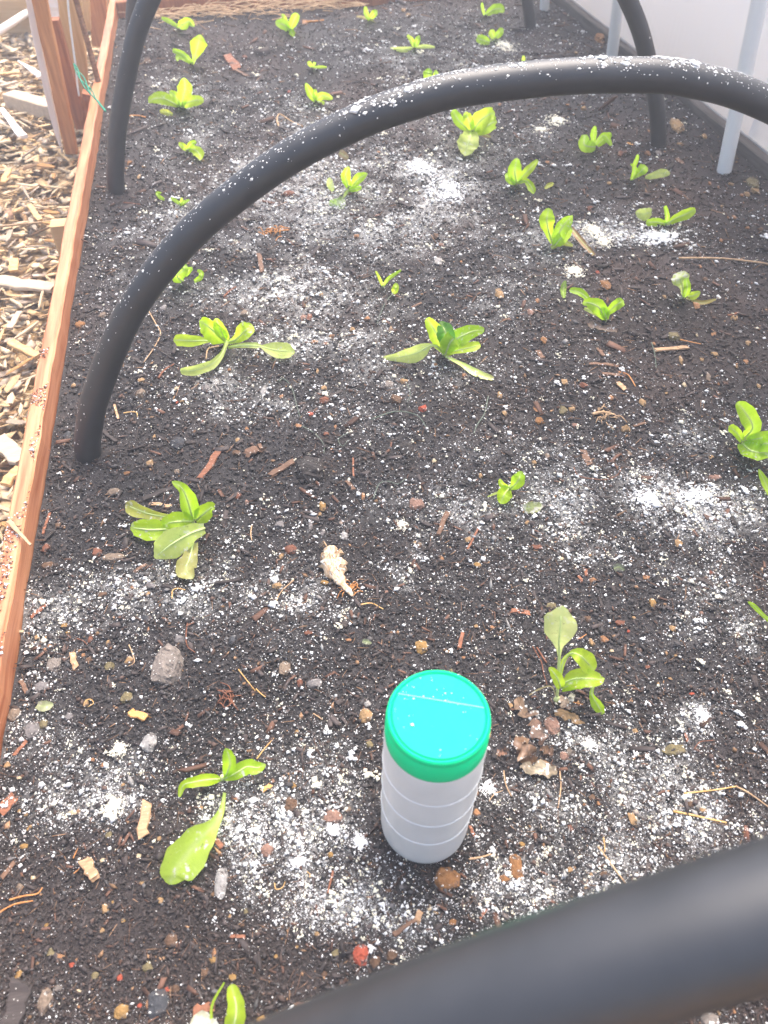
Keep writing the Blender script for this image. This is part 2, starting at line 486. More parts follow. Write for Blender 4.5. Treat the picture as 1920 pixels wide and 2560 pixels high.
def join(parts_):
    V, Fc, C = [], [], []; o = 0
    for v, f, c in parts_:
        V.append(v); Fc.append(f + o); C.append(c); o += len(v)
    return np.vstack(V), np.vstack(Fc), np.vstack(C)

# soil crumbs
x, y, dp = scatter_points(150000)
n = len(x)
px_m = dp / F_PX * 2.5                                    # one picture element of the rendering, in metres
s = px_m * np.exp(RNG.normal(-0.02, 0.48, n))
s = np.clip(s, 0.0006, 0.0034)
el = np.exp(np.abs(RNG.normal(0, 0.45, n)))
size = np.stack([s * el, s / np.sqrt(el), s * RNG.uniform(.35, .8, n)], 1)
rot = euler_mats(RNG.normal(0, .35, n), RNG.normal(0, .35, n), RNG.uniform(0, 2 * pi, n))
z = hgt(x, y) + s * RNG.uniform(-0.25, 0.55, n)
t = RNG.random(n)
val = 0.55 + 0.9 * RNG.random(n) ** 1.5
brn = np.clip(fbm(x + 3, y + 1, 4.5, 2) * 1.6, -.3, 1)
colr = np.stack([0.044 * val * (1 + .22 * brn), 0.037 * val, 0.036 * val * (1 - .12 * brn)], 1)
rb = t < 0.16; colr[rb] = np.stack([0.078 * val, 0.050 * val, 0.040 * val], 1)[rb]
gr = (t > 0.16) & (t < 0.24); colr[gr] = np.stack([0.085 * val, 0.08 * val, 0.08 * val], 1)[gr]
tn = (t > 0.24) & (t < 0.262); colr[tn] = np.stack([0.24 * val, 0.14 * val, 0.075 * val], 1)[tn]
dd = powder_density(x, y)
du = RNG.random(n) < np.clip((dd - .30) * .42, 0, .7)
k = RNG.uniform(.05, .42, n)[:, None]
colr = np.where(du[:, None], colr * (1 - k) + np.array([.66, .66, .64]) * k, colr)
A = bits(np.stack([x, y, z], 1), size, rot, colr)
# flat dark bark shreds among them
x, y, dp = scatter_points(7000)
n = len(x); s = dp / F_PX * 2.5 * np.exp(RNG.normal(0.35, 0.45, n))
size = np.stack([s * RNG.uniform(1.2, 2.8, n), s * RNG.uniform(.35, .7, n), s * RNG.uniform(.12, .3, n)], 1)
rot = euler_mats(RNG.normal(0, .3, n), RNG.normal(0, .25, n), RNG.uniform(0, 2 * pi, n))
val = 0.6 + 1.0 * RNG.random(n)
colr = np.stack([0.046 * val, 0.036 * val, 0.034 * val], 1)
rb = RNG.random(n) < .22; colr[rb] = np.stack([0.09 * val, 0.045 * val, 0.03 * val], 1)[rb]
B = bits(np.stack([x, y, hgt(x, y) + s * .25], 1), size, rot, colr, BOX_V, BOX_F, .3)
# fine fibres and rootlets
x, y, dp = scatter_points(6000)
n = len(x); s = dp / F_PX * 2.5
size = np.stack([s * RNG.uniform(2.5, 7, n), s * RNG.uniform(.16, .32, n), s * RNG.uniform(.16, .3, n)], 1)
rot = euler_mats(RNG.normal(0, .3, n), RNG.normal(0, .16, n), RNG.uniform(0, 2 * pi, n))
pal = np.array([(.05, .035, .03), (.12, .065, .04), (.24, .14, .08), (.09, .08, .075)])
colr = pal[RNG.choice(4, n, p=[.4, .3, .12, .18])] * RNG.uniform(.7, 1.3, (n, 1))
D0 = bits(np.stack([x, y, hgt(x, y) + s * 1.1], 1), size, rot, colr, BOX_V, BOX_F, .25)
V, Fc, C = join([A, B, D0])
tag(link('soil_crumbs', np_mesh('soil_crumbs', V, Fc, C), M['crumb']), 'dark crumbly compost covering the raised bed', 'soil', kind='stuff')

# powder specks: fine dust, grains and clumps
P_ = []
def specks(n, mean, sig, thr, gain, cream, flat, smin, smax, jit=.35):
    x, y, dp = scatter_points(n)
    dd = powder_density(x, y)
    keep = RNG.random(len(x)) < np.clip((dd - thr) * gain, 0.0, 1)
    x, y, dp, dd = x[keep], y[keep], dp[keep], dd[keep]
    m = len(x)
    s = np.clip(dp / F_PX * 2.5 * np.exp(RNG.normal(mean, sig, m)), smin, smax)
    size = np.stack([s, s * RNG.uniform(.6, 1, m), s * RNG.uniform(flat * .6, flat, m)], 1)
    rot = euler_mats(RNG.normal(0, .2, m), RNG.normal(0, .2, m), RNG.uniform(0, 2 * pi, m))
    v = RNG.uniform(.66, .84, m)
    cr = (RNG.random(m) < cream)[:, None]
    colr = np.where(cr, np.stack([v * .98, v * .93, v * .74], 1), np.stack([v, v, v * .985], 1))
    z = hgt(x, y) + dp / F_PX * 2.5 * RNG.uniform(.7, 1.5, m) + s * .1
    return (np.stack([x, y, z], 1), size, rot, colr), dd
a, _ = specks(420000, -0.85, .42, 0.0, .55, .05, .8, .0003, .0022)
P_.append(bits(*a))
a, _ = specks(80000, .06, .5, 0.05, .40, .2, .6, .0006, .004)
P_.append(bits(*a))
a, dd = specks(6500, .58, .45, 0.08, .55, .5, .55, .0012, .007)   # clumps: each a few grains stuck together
(pos, size, rot, colr) = a
for k in range(7):
    m = len(pos)
    off = np.stack([RNG.normal(0, .75, m), RNG.normal(0, .75, m), RNG.uniform(-.1, .35, m)], 1) * size[:, :1]
    P_.append(bits(pos + off, size * RNG.uniform(.3, .75, (m, 1)), rot, colr * RNG.uniform(.93, 1.05, (m, 1)), jit=.5))
a, _ = specks(42000, .30, .5, .55, .55, .25, .5, .0008, .006)
P_.append(bits(*a, jit=.5))
V, Fc, C = join(P_)
tag(link('powder_dusting', np_mesh('powder_dusting', V, Fc, np.clip(C, 0, .86)), M['powder']), 'white powder sprinkled over the dark soil', 'powder', kind='stuff')

# ------------------------------------------------------------------ box-like pieces
def box_between(p0, p1, w, d, wdir, n=8, jit=0.0, rnd=None, taper=(1, 1), chamfer=0.12):
    """bar from p0 to p1; w along wdir, d across both; eight-sided section with chamfered edges"""
    p0, p1 = Vector(p0), Vector(p1)
    t = (p1 - p0).normalized(); wd = Vector(wdir); wd = (wd - t * wd.dot(t)).normalized(); dd_ = t.cross(wd)
    c = chamfer * min(w, d)
    sec = [(-w / 2 + c, -d / 2), (w / 2 - c, -d / 2), (w / 2, -d / 2 + c), (w / 2, d / 2 - c), (w / 2 - c, d / 2), (-w / 2 + c, d / 2), (-w / 2, d / 2 - c), (-w / 2, -d / 2 + c)]
    V, Fc = [], []
    for i in range(n + 1):
        u = i / n; sc = taper[0] + (taper[1] - taper[0]) * u
        o = Vector((0, 0, 0))
        if jit: o = wd * rnd.gauss(0, jit) + dd_ * rnd.gauss(0, jit)
        for a_, b_ in sec:
            q = p0.lerp(p1, u) + o + wd * (a_ * sc) + dd_ * (b_ * sc)
            if jit: q = q + wd * rnd.gauss(0, jit * .5)
            V.append(q)
    for i in range(n):
        for k in range(8):
            k2 = (k + 1) % 8
            Fc.append((i * 8 + k, i * 8 + k2, (i + 1) * 8 + k2, (i + 1) * 8 + k))
    Fc.append(tuple(range(7, -1, -1))); Fc.append(tuple(range(n * 8, n * 8 + 8)))
    return V, Fc
rnd = random.Random(5)

# bed boards
V, Fc = box_between((BX0 - .0105, -.4, -.065), (BX0 - .0105, 2.62, -.065), .019, .19, (1, 0, 0), 90, .0005, rnd, chamfer=.13)
tag(link('bed_board', pymesh('bed_board', V, Fc), M['cedar']), 'reddish cedar edge board between the soil and the wood chips', 'board', 'sides of the raised bed')
V, Fc = box_between((BX1 + .012, -.4, -.07), (BX1 + .012, 2.58, -.07), .020, .18, (1, 0, 0), 60, .0006, rnd)
tag(link('bed_board', pymesh('bed_board', V, Fc), M['greywood']), 'weathered grey edge board along the foot of the white panel', 'board', 'sides of the raised bed')
V, Fc = box_between((BX0 - .0005, BY1 + .012, -.065), (BX1 + .0015, BY1 + .012, -.065), .2, .02, (0, 0, 1), 30, .0006, rnd)
tag(link('bed_board', pymesh('bed_board', V, Fc), M['cedar_dark']), 'orange-brown board closing the far end of the bed', 'board', 'sides of the raised bed')

# soil and powder spilled on the near stretch of the cedar board
n = 1500
x = BX0 - .0105 + RNG.uniform(-.0092, .0092, n); y = .30 + .62 * RNG.random(n) ** .8
keep = vnoise(x * 60, y * 22) > .42 + .28 * np.clip((y - .55) / .35, 0, 1); x, y = x[keep], y[keep]; n = len(x)
s = np.exp(RNG.normal(-7.05, .4, n))
wht = RNG.random(n) < .3
colr = np.where(wht[:, None], np.array([[.76, .75, .72]]), np.array([[.17, .095, .06]]) * RNG.uniform(.4, 1.8, (n, 1)))
a = bits(np.stack([x, y, np.full(n, .0305) + s * .3], 1), np.stack([s * 1.3, s, s * .7], 1), euler_mats(RNG.normal(0, .3, n), RNG.normal(0, .3, n), RNG.uniform(0, 6, n)), colr)
tag(link('spilled_soil', np_mesh('spilled_soil', *a), M['crumb']), 'soil and powder spilled on top of the cedar board', 'soil', kind='stuff')

# frosted white panel and its posts, right of the bed
def panel_sheet(y0, y1, x0, label):
    ys = np.linspace(y0, y1, 120); V = []; Fc = []
    for i, yy in enumerate(ys):
        r = .0003 * sin(yy * 2 * pi / .022)
        for (dx, zz) in ((0, -.10), (.02, 1.05), (.028, 1.05), (.008, -.10)):
            V.append((x0 + dx + r, yy, zz))
    for i in range(len(ys) - 1):
        for k in range(4):
            k2 = (k + 1) % 4
            Fc.append((i * 4 + k, (i + 1) * 4 + k, (i + 1) * 4 + k2, i * 4 + k2))
    Fc += [(0, 1, 2, 3), tuple(4 * (len(ys) - 1) + k for k in (3, 2, 1, 0))]
    return tag(link('wall_panel', pymesh('wall_panel', V, Fc, True), M['panel']), label, 'panel', 'frosted wall panels')
panel_sheet(-.4, 1.42, BX1 + .024, 'frosted white panel at the right edge of the picture')
panel_sheet(1.40, 2.62, BX1 + .036, 'frosted white panel behind the far white pipes')
for name_, a_, b_, lab in (('rail', -.4, 2.6, ''),):
    V, Fc = box_between((BX1 + .0235 + .0, a_, .012), (BX1 + .0235, b_, .012), .003, .02, (1, 0, 0), 4)
    tag(link('bottom_trim', pymesh('bottom_trim', V, Fc), M['greytrim']), 'thin pale trim strip along the bottom of the frosted panel', 'trim')

def pole(name, px0, px1, y0, y1, r, label, hgt_top=.75, mat='pvc', group=None):
    p0 = at_z(*px0, 0.0); p1 = at_y(*px1, y1)
    d = (p1 - p0).normalized()
    top = p0 + d * hgt_top
    root = empty(name, p0, label, 'pole', group)
    V, Fc = tube([p0 - d * .06, p0, p0.lerp(top, .5), top], r, 20)
    part('pipe', pymesh('pipe', V, Fc, True), M[mat], root)
    rim, rf = tube([top - d * .03, top + d * .002], r * 1.16, 20)
    part('coupling', pymesh('coupling', rim, rf), M[mat], root)
    return root
pole('white_pipe', (1811, 424), (1893, 30), 0, 1.335, .0135, 'nearest white plastic pipe stuck in the soil by the panel', .8, group='white pipes along the panel')
pole('white_pipe', (1528, 158), (1546, 0), 0, 1.90, .0135, 'white plastic pipe beside the orange brick fragment', .8, group='white pipes along the panel')
pole('white_pipe', (1361, 22), (1365, -40), 0, 2.40, .0135, 'farthest white plastic pipe near the top edge', .8, group='white pipes along the panel')

# ------------------------------------------------------------------ the black hoops
PROF = [(-.223, -.06), (-.222, .0), (-.208, .045), (-.190, .085), (-.143, .165), (-.103, .215), (-.051, .264), (.007, .304), (.06, .333), (.121, .357), (.171, .370), (.214, .377), (.305, .381)]
PROF = PROF + [(.61 - a_, b_) for a_, b_ in PROF[-2::-1]]
def hoop(yb, lean, zs, label, r=.0152, top_dust=1.0, zr=None, shift=0.0, xs=1.0):
    zr = zs if zr is None else zr
    pts = [(.305 + (a_ - .305) * xs + shift, yb + lean * b_, b_ * (zs + (zr - zs) * (a_ + .22) / 1.05)) for a_, b_ in PROF]
    sp = [Vector(q) for q in spline(pts, 120)]
    root = empty('hoop', (pts[1][0], yb, 0), label, 'hoop', 'black pipe hoops over the bed')
    V, Fc = tube(sp, r, 28)
    part('pipe', pymesh('pipe', V, Fc, True), M['pipe'], root)
    # powder fallen on the upper side
    pos, rots, sz, col = [], [], [], []
    m = int(3800 * top_dust)
    for i in range(m):
        u = RNG.random(); j = int(4 + u * 111); q = sp[j].lerp(sp[j + 1], RNG.random())
        t_ = (sp[j + 1] - sp[j]).normalized(); flatness = abs(t_.x)
        cl = vnoise(j * .9, i % 3) * .5 + .75
        big = RNG.random() < .045 and flatness > .945
        if RNG.random() > (0.10 + .9 * flatness ** 3) * (cl if big else 1): continue
        an = RNG.normal(0, .42 if big else .60)
        if abs(an) > 1.45: continue
        side = Vector((0, 1, 0)); up_ = side.cross(t_); up_ = up_ if up_.z > 0 else -up_
        nrm = (up_ * cos(an) + side * sin(an)).normalized()
        s_ = float(np.clip(np.exp(RNG.normal(-6.15 if big else -7.6, .5)), .0003, .0055))
        if abs(an) < .30: s_ *= 1.25
        b_ = nrm.cross(t_).normalized()
        pos.append(q + nrm * (r + s_ * .05)); sz.append((s_ * RNG.uniform(.8, 1.6), s_ * RNG.uniform(.6, 1.1), s_ * .14))
        rots.append(np.array([t_, b_, nrm]).T); v_ = RNG.uniform(.7, .84); col.append((v_, v_, v_ * .98))
        if big:
            for _ in range(11):
                o_ = t_ * RNG.normal(0, s_ * 1.1) + b_ * RNG.normal(0, s_ * .8)
                k_ = RNG.uniform(.2, .65)
                pos.append(q + nrm * (r + s_ * .03) + o_ - nrm * (o_.dot(b_) ** 2 / (2 * r))); sz.append((s_ * k_, s_ * k_ * .8, s_ * .12)); rots.append(rots[-1]); col.append(col[-1])
    if top_dust < .05: return root, sp
    a = bits(np.array([tuple(q) for q in pos]), np.array(sz), np.array(rots), np.array(col), jit=.4)
    o = part('powder', np_mesh('powder', *a), M['powder'], root); o["kind"] = "stuff"
    return root, sp
hoopA, spA = hoop(.733, 0.0, 1.0, 'black pipe hoop arching across the middle, dusted with white powder', top_dust=1.0)
hoopB, spB = hoop(1.455, 0.0, 1.36, zr=1.12, label= 'black pipe hoop behind the powder-dusted arch, leg beside the cedar stakes', top_dust=.4)
hoopC, spC = hoop(2.27, 0.0, 1.36, zr=1.12, label= 'farthest black pipe hoop, only its legs in view at the top', top_dust=.2)
hoopF, spF = hoop(.040, 0.0, 1.17, 'blurred black pipe hoop close to the lens at the lower right', r=.0168, top_dust=.04)

# ------------------------------------------------------------------ shaker jar with the green lid
JB = Vector((.0765, .2315, 0)); JB.z = float(hgt(JB.x, JB.y)) - .002
jar = empty('shaker_jar', JB, 'clear frosted plastic shaker jar with bright green lid standing on the soil', 'jar')
jar.rotation_euler = (0, radians(1.0), 0)
def lathe(name, prof, seg, mat, parent, smooth=True):
    V, Fc = [], []
    for r_, z_ in prof:
        for k in range(seg):
            an = 2 * pi * k / seg; V.append((r_ * cos(an), r_ * sin(an), z_))
    for i in range(len(prof) - 1):
        for k in range(seg):
            k2 = (k + 1) % seg
            Fc.append((i * seg + k, i * seg + k2, (i + 1) * seg + k2, (i + 1) * seg + k))
    me = pymesh(name, V, Fc, smooth)
    return link(name, me, mat, parent)
R_ = .0350
prof = [(.001, .001), (R_ - .009, 0), (R_ - .0055, .0006), (R_ - .0022, .003), (R_ - .0004, .0075), (R_, .013)]
prof += [(R_, .150), (R_ - .001, .155), (R_ - .004, .158)]
jbody = lathe('body', prof, 72, M['jar'], jar)
M['jar_ring'] = mat_noise('ring_plastic', (0.66, 0.67, 0.65), (0.74, 0.74, 0.72), 60, 0.35, 0.4, bstr=.05)
for zg in (.048, .082, .117):
    lathe('ring', [(R_ - .0004, zg - .0014), (R_ + .0003, zg - .0010), (R_ + .0006, zg), (R_ + .0003, zg + .0010), (R_ - .0004, zg + .0014)], 72, M['jar_ring'], jbody)
L_ = .0340
lid = lathe('lid', [(L_ - .002, .1535), (L_ + .0004, .1535), (L_ + .0006, .156), (L_ + .0002, .1722), (L_ - .0006, .1730), (L_ - .0004, .1738), (L_ - .0002, .1765), (L_ - .0012, .1785), (L_ - .0022, .1788), (L_ - .0030, .1778), (L_ - .0036, .1768), (.001, .1768)], 96, M['lid'], jar)
def flap(chord, sign, z0, z1, ang):
    """segment of a disc on one side of a chord"""
    R2 = L_ - .0038
    bm_ = []; h = chord
    a0 = math.acos(h / R2)
    n_ = 40
    if sign > 0: angs = [a0 * (1 - 2 * i / n_) for i in range(n_ + 1)]
    else: angs = [a0 + (2 * pi - 2 * a0) * i / n_ for i in range(n_ + 1)]
    ring = [(R2 * cos(t_ + ang), R2 * sin(t_ + ang)) for t_ in angs]
    if sign > 0: ring = ring[::-1]
    m_ = len(ring)
    V = [(a_, b_, z0) for a_, b_ in ring] + [(a_, b_, z1) for a_, b_ in ring] + [(a_ * .985, b_ * .985, z1 + .0004) for a_, b_ in ring]
    Fc = [tuple(range(2 * m_, 3 * m_)), tuple(range(m_ - 1, -1, -1))]
    for q in (0, m_):
        Fc += [(q + i, q + (i + 1) % m_, q + m_ + (i + 1) % m_, q + m_ + i) for i in range(m_)]
    return pymesh('flap', V, Fc)
CH_ANG = radians(90 - 10.7 - 10)
link('flap', flap(.0107, 1, .1766, .1778, CH_ANG), M['lid'], lid)
link('flap', flap(.0099, -1, .1766, .1776, CH_ANG), M['lid'], lid)
M['lid_pale'] = mat_noise('worn_green', (0.10, 0.66, 0.46), (0.22, 0.74, 0.58), 60, 0.45, 0.3)
ca_, sa_ = cos(CH_ANG), sin(CH_ANG); hl_ = sqrt((L_ - .004) ** 2 - .0103 ** 2)
V, Fc = box_between((.0103 * ca_ + hl_ * sa_, .0103 * sa_ - hl_ * ca_, .1778), (.0103 * ca_ - hl_ * sa_, .0103 * sa_ + hl_ * ca_, .1778), .0007, .0012, (ca_, sa_, 0), 3)
link('hinge', pymesh('hinge', V, Fc), M['lid_pale'], lid)

# powder on the lid
rl = np.random.default_rng(8); n = 80
an = rl.uniform(0, 2 * pi, n); ra = (L_ - .005) * np.sqrt(rl.random(n))
lx, ly = ra * np.cos(an), ra * np.sin(an)
k_ = (np.abs(lx * .4 + ly - .012) < .007) | (rl.random(n) < .16) | (ra > L_ - .0075)
lx, ly = lx[k_], ly[k_]; n = len(lx); s = np.clip(np.exp(rl.normal(-8.1, .45, n)), .00012, .0008)
lx = np.append(lx, -.0185); ly = np.append(ly, -.004); s = np.append(s, .0013); n += 1
a = bits(np.stack([lx, ly, np.full(n, .1784)], 1), np.stack([s * 1.2, s, s * .3], 1), euler_mats(rl.normal(0, .1, n), rl.normal(0, .1, n), rl.uniform(0, 6, n)), np.full((n, 3), .78), jit=.3)
o = link('powder', np_mesh('powder', *a), M['powder'], lid); o["kind"] = "stuff"

# ------------------------------------------------------------------ leaves and plants
GREENS = [(0.56, 0.82, 0.025), (0.49, 0.79, 0.025), (0.62, 0.84, 0.045), (0.52, 0.81, 0.03)]
def ground_at(px, py):
    z_ = 0.0
    for _ in range(3):
        p = at_z(px, py, z_); z_ = float(hgt(p.x, p.y))
    return z_

def leaf_mesh(stations, col, rr, roll=None, cup=None, ruffle=.10, rib=True, tipcol=None, N=18, A_=9, jag=0.0):
    """stations: (Vector, halfwidth) from the base to the tip"""
    P0 = [tuple(p) for p, w in stations]; W0 = [w for p, w in stations]
    d_end = (Vector(P0[-1]) - Vector(P0[-2])).normalized()
    P0.append(tuple(Vector(P0[-1]) + d_end * W0[-1] * .75)); W0.append(W0[-1] * .02)
    sp = spline(P0, N)
    w = np.sqrt(np.maximum(spline([(v_ ** 2,) for v_ in W0], N)[:, 0], (min(W0[:-1]) * .5) ** 2 * (np.arange(N) < N - 1)))
    roll = rr.uniform(-.3, .3) if roll is None else roll
    cup = rr.uniform(.12, .42) if cup is None else cup
    ph = rr.uniform(0, 6); fr = rr.uniform(7, 12)
    V, C, Fc = [], [], []
    camp = Vector((0, 0, CAM_H))
    L = 0
    for i in range(N):
        p = Vector(sp[i])
        t = (Vector(sp[min(i + 1, N - 1)]) - Vector(sp[max(i - 1, 0)]))
        if t.length < 1e-7: t = d_end.copy()
        t.normalize()
        if i: L += (Vector(sp[i]) - Vector(sp[i - 1])).length
        face = (camp - p).normalized()
        side = t.cross(face).normalized()
        nrm = side.cross(t).normalized()
        side = (side * cos(roll) + nrm * sin(roll)).normalized(); nrm = side.cross(t).normalized()
        if nrm.dot(face) < 0: nrm = -nrm
        k_ = w[i] / max(max(w), 1e-6)
        for j in range(A_):
            v = -1 + 2 * j / (A_ - 1)
            ruf = ruffle * w[i] * (abs(v) ** 2) * sin(ph + fr * i / N * 2.2 + (1.7 if v > 0 else 0)) * (k_ > .35)
            edge = 1 + .05 * sin(ph * 3 + i * 1.9 + v * 2) * (k_ > .4)
            if jag: edge += jag * (float(vnoise(i * .75 + ph * 9, 3.3 if v > 0 else 90.2)) - .55) * abs(v)
            q = p + side * (w[i] * v * edge) + nrm * (cup * w[i] * v * v + ruf - .05 * w[i] * (1 - abs(v)) )
            V.append(q)
            c = np.array(col)
            f_ = 1 - .16 * abs(v)
            c = c * f_
            if jag: c = c * (.55 + .75 * _perm[(i * 3 + j * 11 + int(ph * 9)) & 255, 17])
            if rib:
                ribw = max(0, 1 - abs(v) * (3.4 if k_ > .5 else 1.1))
                rb_ = ribw * (.75 - .45 * i / N)
                c = c * (1 - rb_) + np.array((.62, .74, .32)) * rb_
            if tipcol is not None:
                m_ = np.clip((i / N - .45) * 2.2, 0, 1) * (0.6 + .4 * rr.random())
                c = c * (1 - m_) + np.array(tipcol) * m_
            C.append(c)
    for i in range(N - 1):
        for j in range(A_ - 1):
            a = i * A_ + j
            Fc.append((a, a + 1, a + A_ + 1, a + A_))
    return np.array([tuple(v) for v in V]), np.array(Fc), np.array(C)

def stations_of(t, sts, z0):
    out = []
    for (x_, y_, h_, w_) in sts:
        px, py = tile(t, x_, y_)
        p = at_z(px, py, z0 + h_ / 100)
        out.append((p, 1.1 * w_ / tscale(t) * depth_of(p) / F_PX))
    return out

def plant(t, base, leaves, label, group='lettuce seedlings in rows', seed=0):
    rr = random.Random(seed * 13 + 5)
    bpx = tile(t, *base)
    z0 = ground_at(*bpx)
    p0 = at_z(*bpx, z0)
    root = empty('lettuce_seedling', p0, label, 'lettuce', group)
    r0 = .0016 + .0012 * rr.random()
    V, Fc = tube([p0 - Vector((0, 0, .006)), p0 + Vector((0, 0, .002)), p0 + Vector((.0005, .0004, .006))], [r0 * 1.2, r0, r0 * .7], 8)
    me = pymesh('stem', V, Fc, True)
    part('stem', me, M['dry_green'], root)
    for lf in leaves:
        opt = {}
        if isinstance(lf[-1], dict): opt = lf[-1]; lf = lf[:-1]
        st = stations_of(t, lf, z0)
        col = opt.get('col') or GREENS[rr.randrange(4)]
        k_ = rr.uniform(.9, 1.12); col = tuple(c * k_ for c in col)
        V, Fc, C = leaf_mesh(st, col, rr, opt.get('roll'), opt.get('cup'), opt.get('ruffle', .1), True, opt.get('tip'))
        me = np_mesh('leaf', V, Fc, C, True)
        o = part(opt.get('name', 'leaf'), me, M[opt.get('mat', 'leaf')], root)
        if opt.get('label'): o["label"] = opt['label']
        wmax = max(w_ for _, w_ in st)
        if wmax > .0045 and opt.get('mat') != 'litter':
            q_ = spline([(*p_, w_) for p_, w_ in st], 14)[:12]
            path = [Vector(v_[:3]) - p0 for v_ in q_]
            V, Fc = tube([v_ + (Vector((0, 0, CAM_H)) - p0 - v_).normalized() * (-.0002) for v_ in path], [max(.0003, min(.0014, wmax * .11) * (1 - .07 * k_)) for k_ in range(12)], 6)
            link('midrib', pymesh('midrib', V, Fc, True), M['rib'], o)
    return root
M['rib'] = mat_noise('pale_midrib', (0.52, 0.66, 0.20), (0.64, 0.74, 0.34), 200, 0.45, 0.35)
M['dry_green'] = mat_noise('pale_stem', (0.42, 0.50, 0.18), (0.58, 0.62, 0.32), 200, 0.5, 0.3)

def fallen(t, sts, label, col=(0.36, 0.54, 0.10), mat='leaf', tip=None, seed=0, name='fallen_leaf', group=None, cup=.2, ruffle=.08, z_add=.001):
    rr = random.Random(seed + 100)
    px, py = tile(t, sts[0][0], sts[0][1])
    z0 = ground_at(px, py) + z_add
    V, Fc, C = leaf_mesh(stations_of(t, sts, z0), col, rr, None, cup, ruffle, mat != 'litter', tip, jag=1.5 if mat == 'litter' else (.25 if mat != 'leaf_p' else .0), N=22)
    c = V.mean(0); V = V - c
    o = link(name, np_mesh(name, V, Fc, C, True), M[mat]); o.location = c
    return tag(o, label, 'leaf', group)

T00, T10, T20, T01, T11, T21, T02, T12, T22, T03, T13, T23 = (0, 0), (1, 0), (2, 0), (0, 1), (1, 1), (2, 1), (0, 2), (1, 2), (2, 2), (0, 3), (1, 3), (2, 3)
YEL = (0.58, 0.62, 0.10); PALE = (0.70, 0.82, 0.22); BRN = (0.30, 0.17, 0.07); TANL = (0.45, 0.34, 0.18)
pl = plant
pl(T00, (1160, 180), [[(1158,178,.2,7),(1100,140,2,13),(1052,120,3,9)], [(1162,180,.2,8),(1190,155,2,28),(1225,140,3,22),(1255,168,2,7)]], 'small two-leaf lettuce seedling at the far left under the hoop', seed=1)
pl(T00, (1245, 412), [[(1245,415,0,9),(1262,370,2,15),(1275,320,4,36),(1288,275,6,48),(1294,245,7,26)], [(1245,410,0,8),(1215,378,2,16),(1180,348,3,16),(1128,328,3.5,12)], [(1238,412,0,8),(1205,385,1,14),(1158,365,1.5,16),(1150,392,1,7)]], 'lettuce seedling with one upright round leaf, far left row', seed=2)
pl(T00, (1168, 690), [[(1160,690,0,8),(1110,660,1.5,24),(1050,636,2.5,36),(990,642,2.5,24),(968,660,2,9),{'mat':'leaf_p'}], [(1180,690,0,10),(1185,640,3,26),(1200,570,6,44),(1195,515,8,20),{'mat':'leaf_p'}], [(1185,690,0,10),(1220,662,2,28),(1270,650,2.5,28),(1312,650,2,14)], [(1165,680,0,10),(1140,630,3,24),(1108,598,4,14)]], 'lettuce seedling with four broad leaves beside the back hoop leg', seed=3)
fallen(T00, [(1120,742,.2,8),(1080,728,.5,18),(1042,722,.4,10)], 'yellow-green scrap of leaf in front of the four-leaf seedling', YEL, seed=4)
pl(T00, (1212, 972), [[(1210,975,0,6),(1190,950,1.5,17),(1166,932,2,11)], [(1215,975,0,6),(1235,935,2,15),(1264,920,2.5,11)], [(1215,964,.3,8),(1260,970,1,22),(1292,998,.8,32),(1300,1030,.5,14),{'mat':'leaf_p'}]], 'small three-leaf seedling left of the arch, just above the pipe', seed=5)
pl(T00, (1168, 1328), [[(1170,1328,0,5),(1140,1302,1,11),(1112,1285,1.4,8)], [(1175,1322,0,5),(1178,1300,1.2,10),(1182,1285,1.8,7)], [(1170,1332,0,4),(1195,1310,1,9),(1224,1296,1.2,5)], [(1065,1292,.2,6),(1035,1278,1.2,11),(1016,1250,1.8,8),(1042,1250,1.5,5)]], 'tiny ragged seedling left of the dusted arch', seed=6)
pl(T10, (218, 190), [[(215,190,0,8),(185,162,2.5,30),(140,148,3,18)], [(225,188,0,8),(246,130,3.5,25),(264,96,5,20)], [(225,193,.4,8),(236,215,.8,18),(244,234,.5,9)], [(208,180,.5,7),(188,120,3.6,12),(172,98,4.3,9)]], 'four-leaf seedling in the far row by the brown root', seed=7)
pl(T10, (736, 126), [[(735,130,0,6),(715,90,3,15),(706,48,5,9)], [(740,122,0,6),(764,90,2.5,19),(780,74,3,9)], [(730,126,.2,4),(690,112,1,8),(656,108,.8,5),{'col':TANL,'label':'dry tan leaf'}], [(740,126,.2,4),(760,140,.4,7),(775,152,.3,5),{'col':TANL}]], 'slim seedling at the top centre with dry lower leaves', seed=8)
pl(T10, (1026, 304), [[(1025,305,0,6),(1010,265,3,15),(982,232,4.5,8)], [(1030,305,0,6),(1045,265,3,17),(1054,238,4,10)], [(1040,308,.3,5),(1090,300,1,11),(1152,305,.5,6),{'col':PALE}], [(1012,312,.3,5),(960,320,.8,15),(880,315,.5,7),{'col':PALE}]], 'seedling with two long pale leaves lying flat, top centre', seed=9)
pl(T10, (366, 436), [[(365,438,0,4),(347,412,1.4,13),(338,403,1.8,9)], [(370,436,0,4),(380,405,2,9)], [(374,437,.3,4),(412,434,.6,8),(454,435,.5,5)]], 'tiny seedling left of the arch crest', seed=10)
pl(T10, (387, 652), [[(385,655,0,8),(350,600,3,23),(324,545,5,9)], [(390,655,0,8),(382,600,3,15),(378,585,3.4,9)], [(390,650,.4,8),(430,620,2.5,23),(490,638,1.5,9)], [(400,658,.3,5),(440,668,.5,9)]], 'seedling just above the arch, leaves spread in a V', seed=11)
pl(T10, (1128, 520), [[(1125,520,0,10),(1115,482,2.6,28),(1118,460,3.2,20)], [(1148,510,.6,8),(1164,478,2.4,15),(1172,465,2.6,9)]], 'seedling half hidden behind the crest of the arch', seed=12)
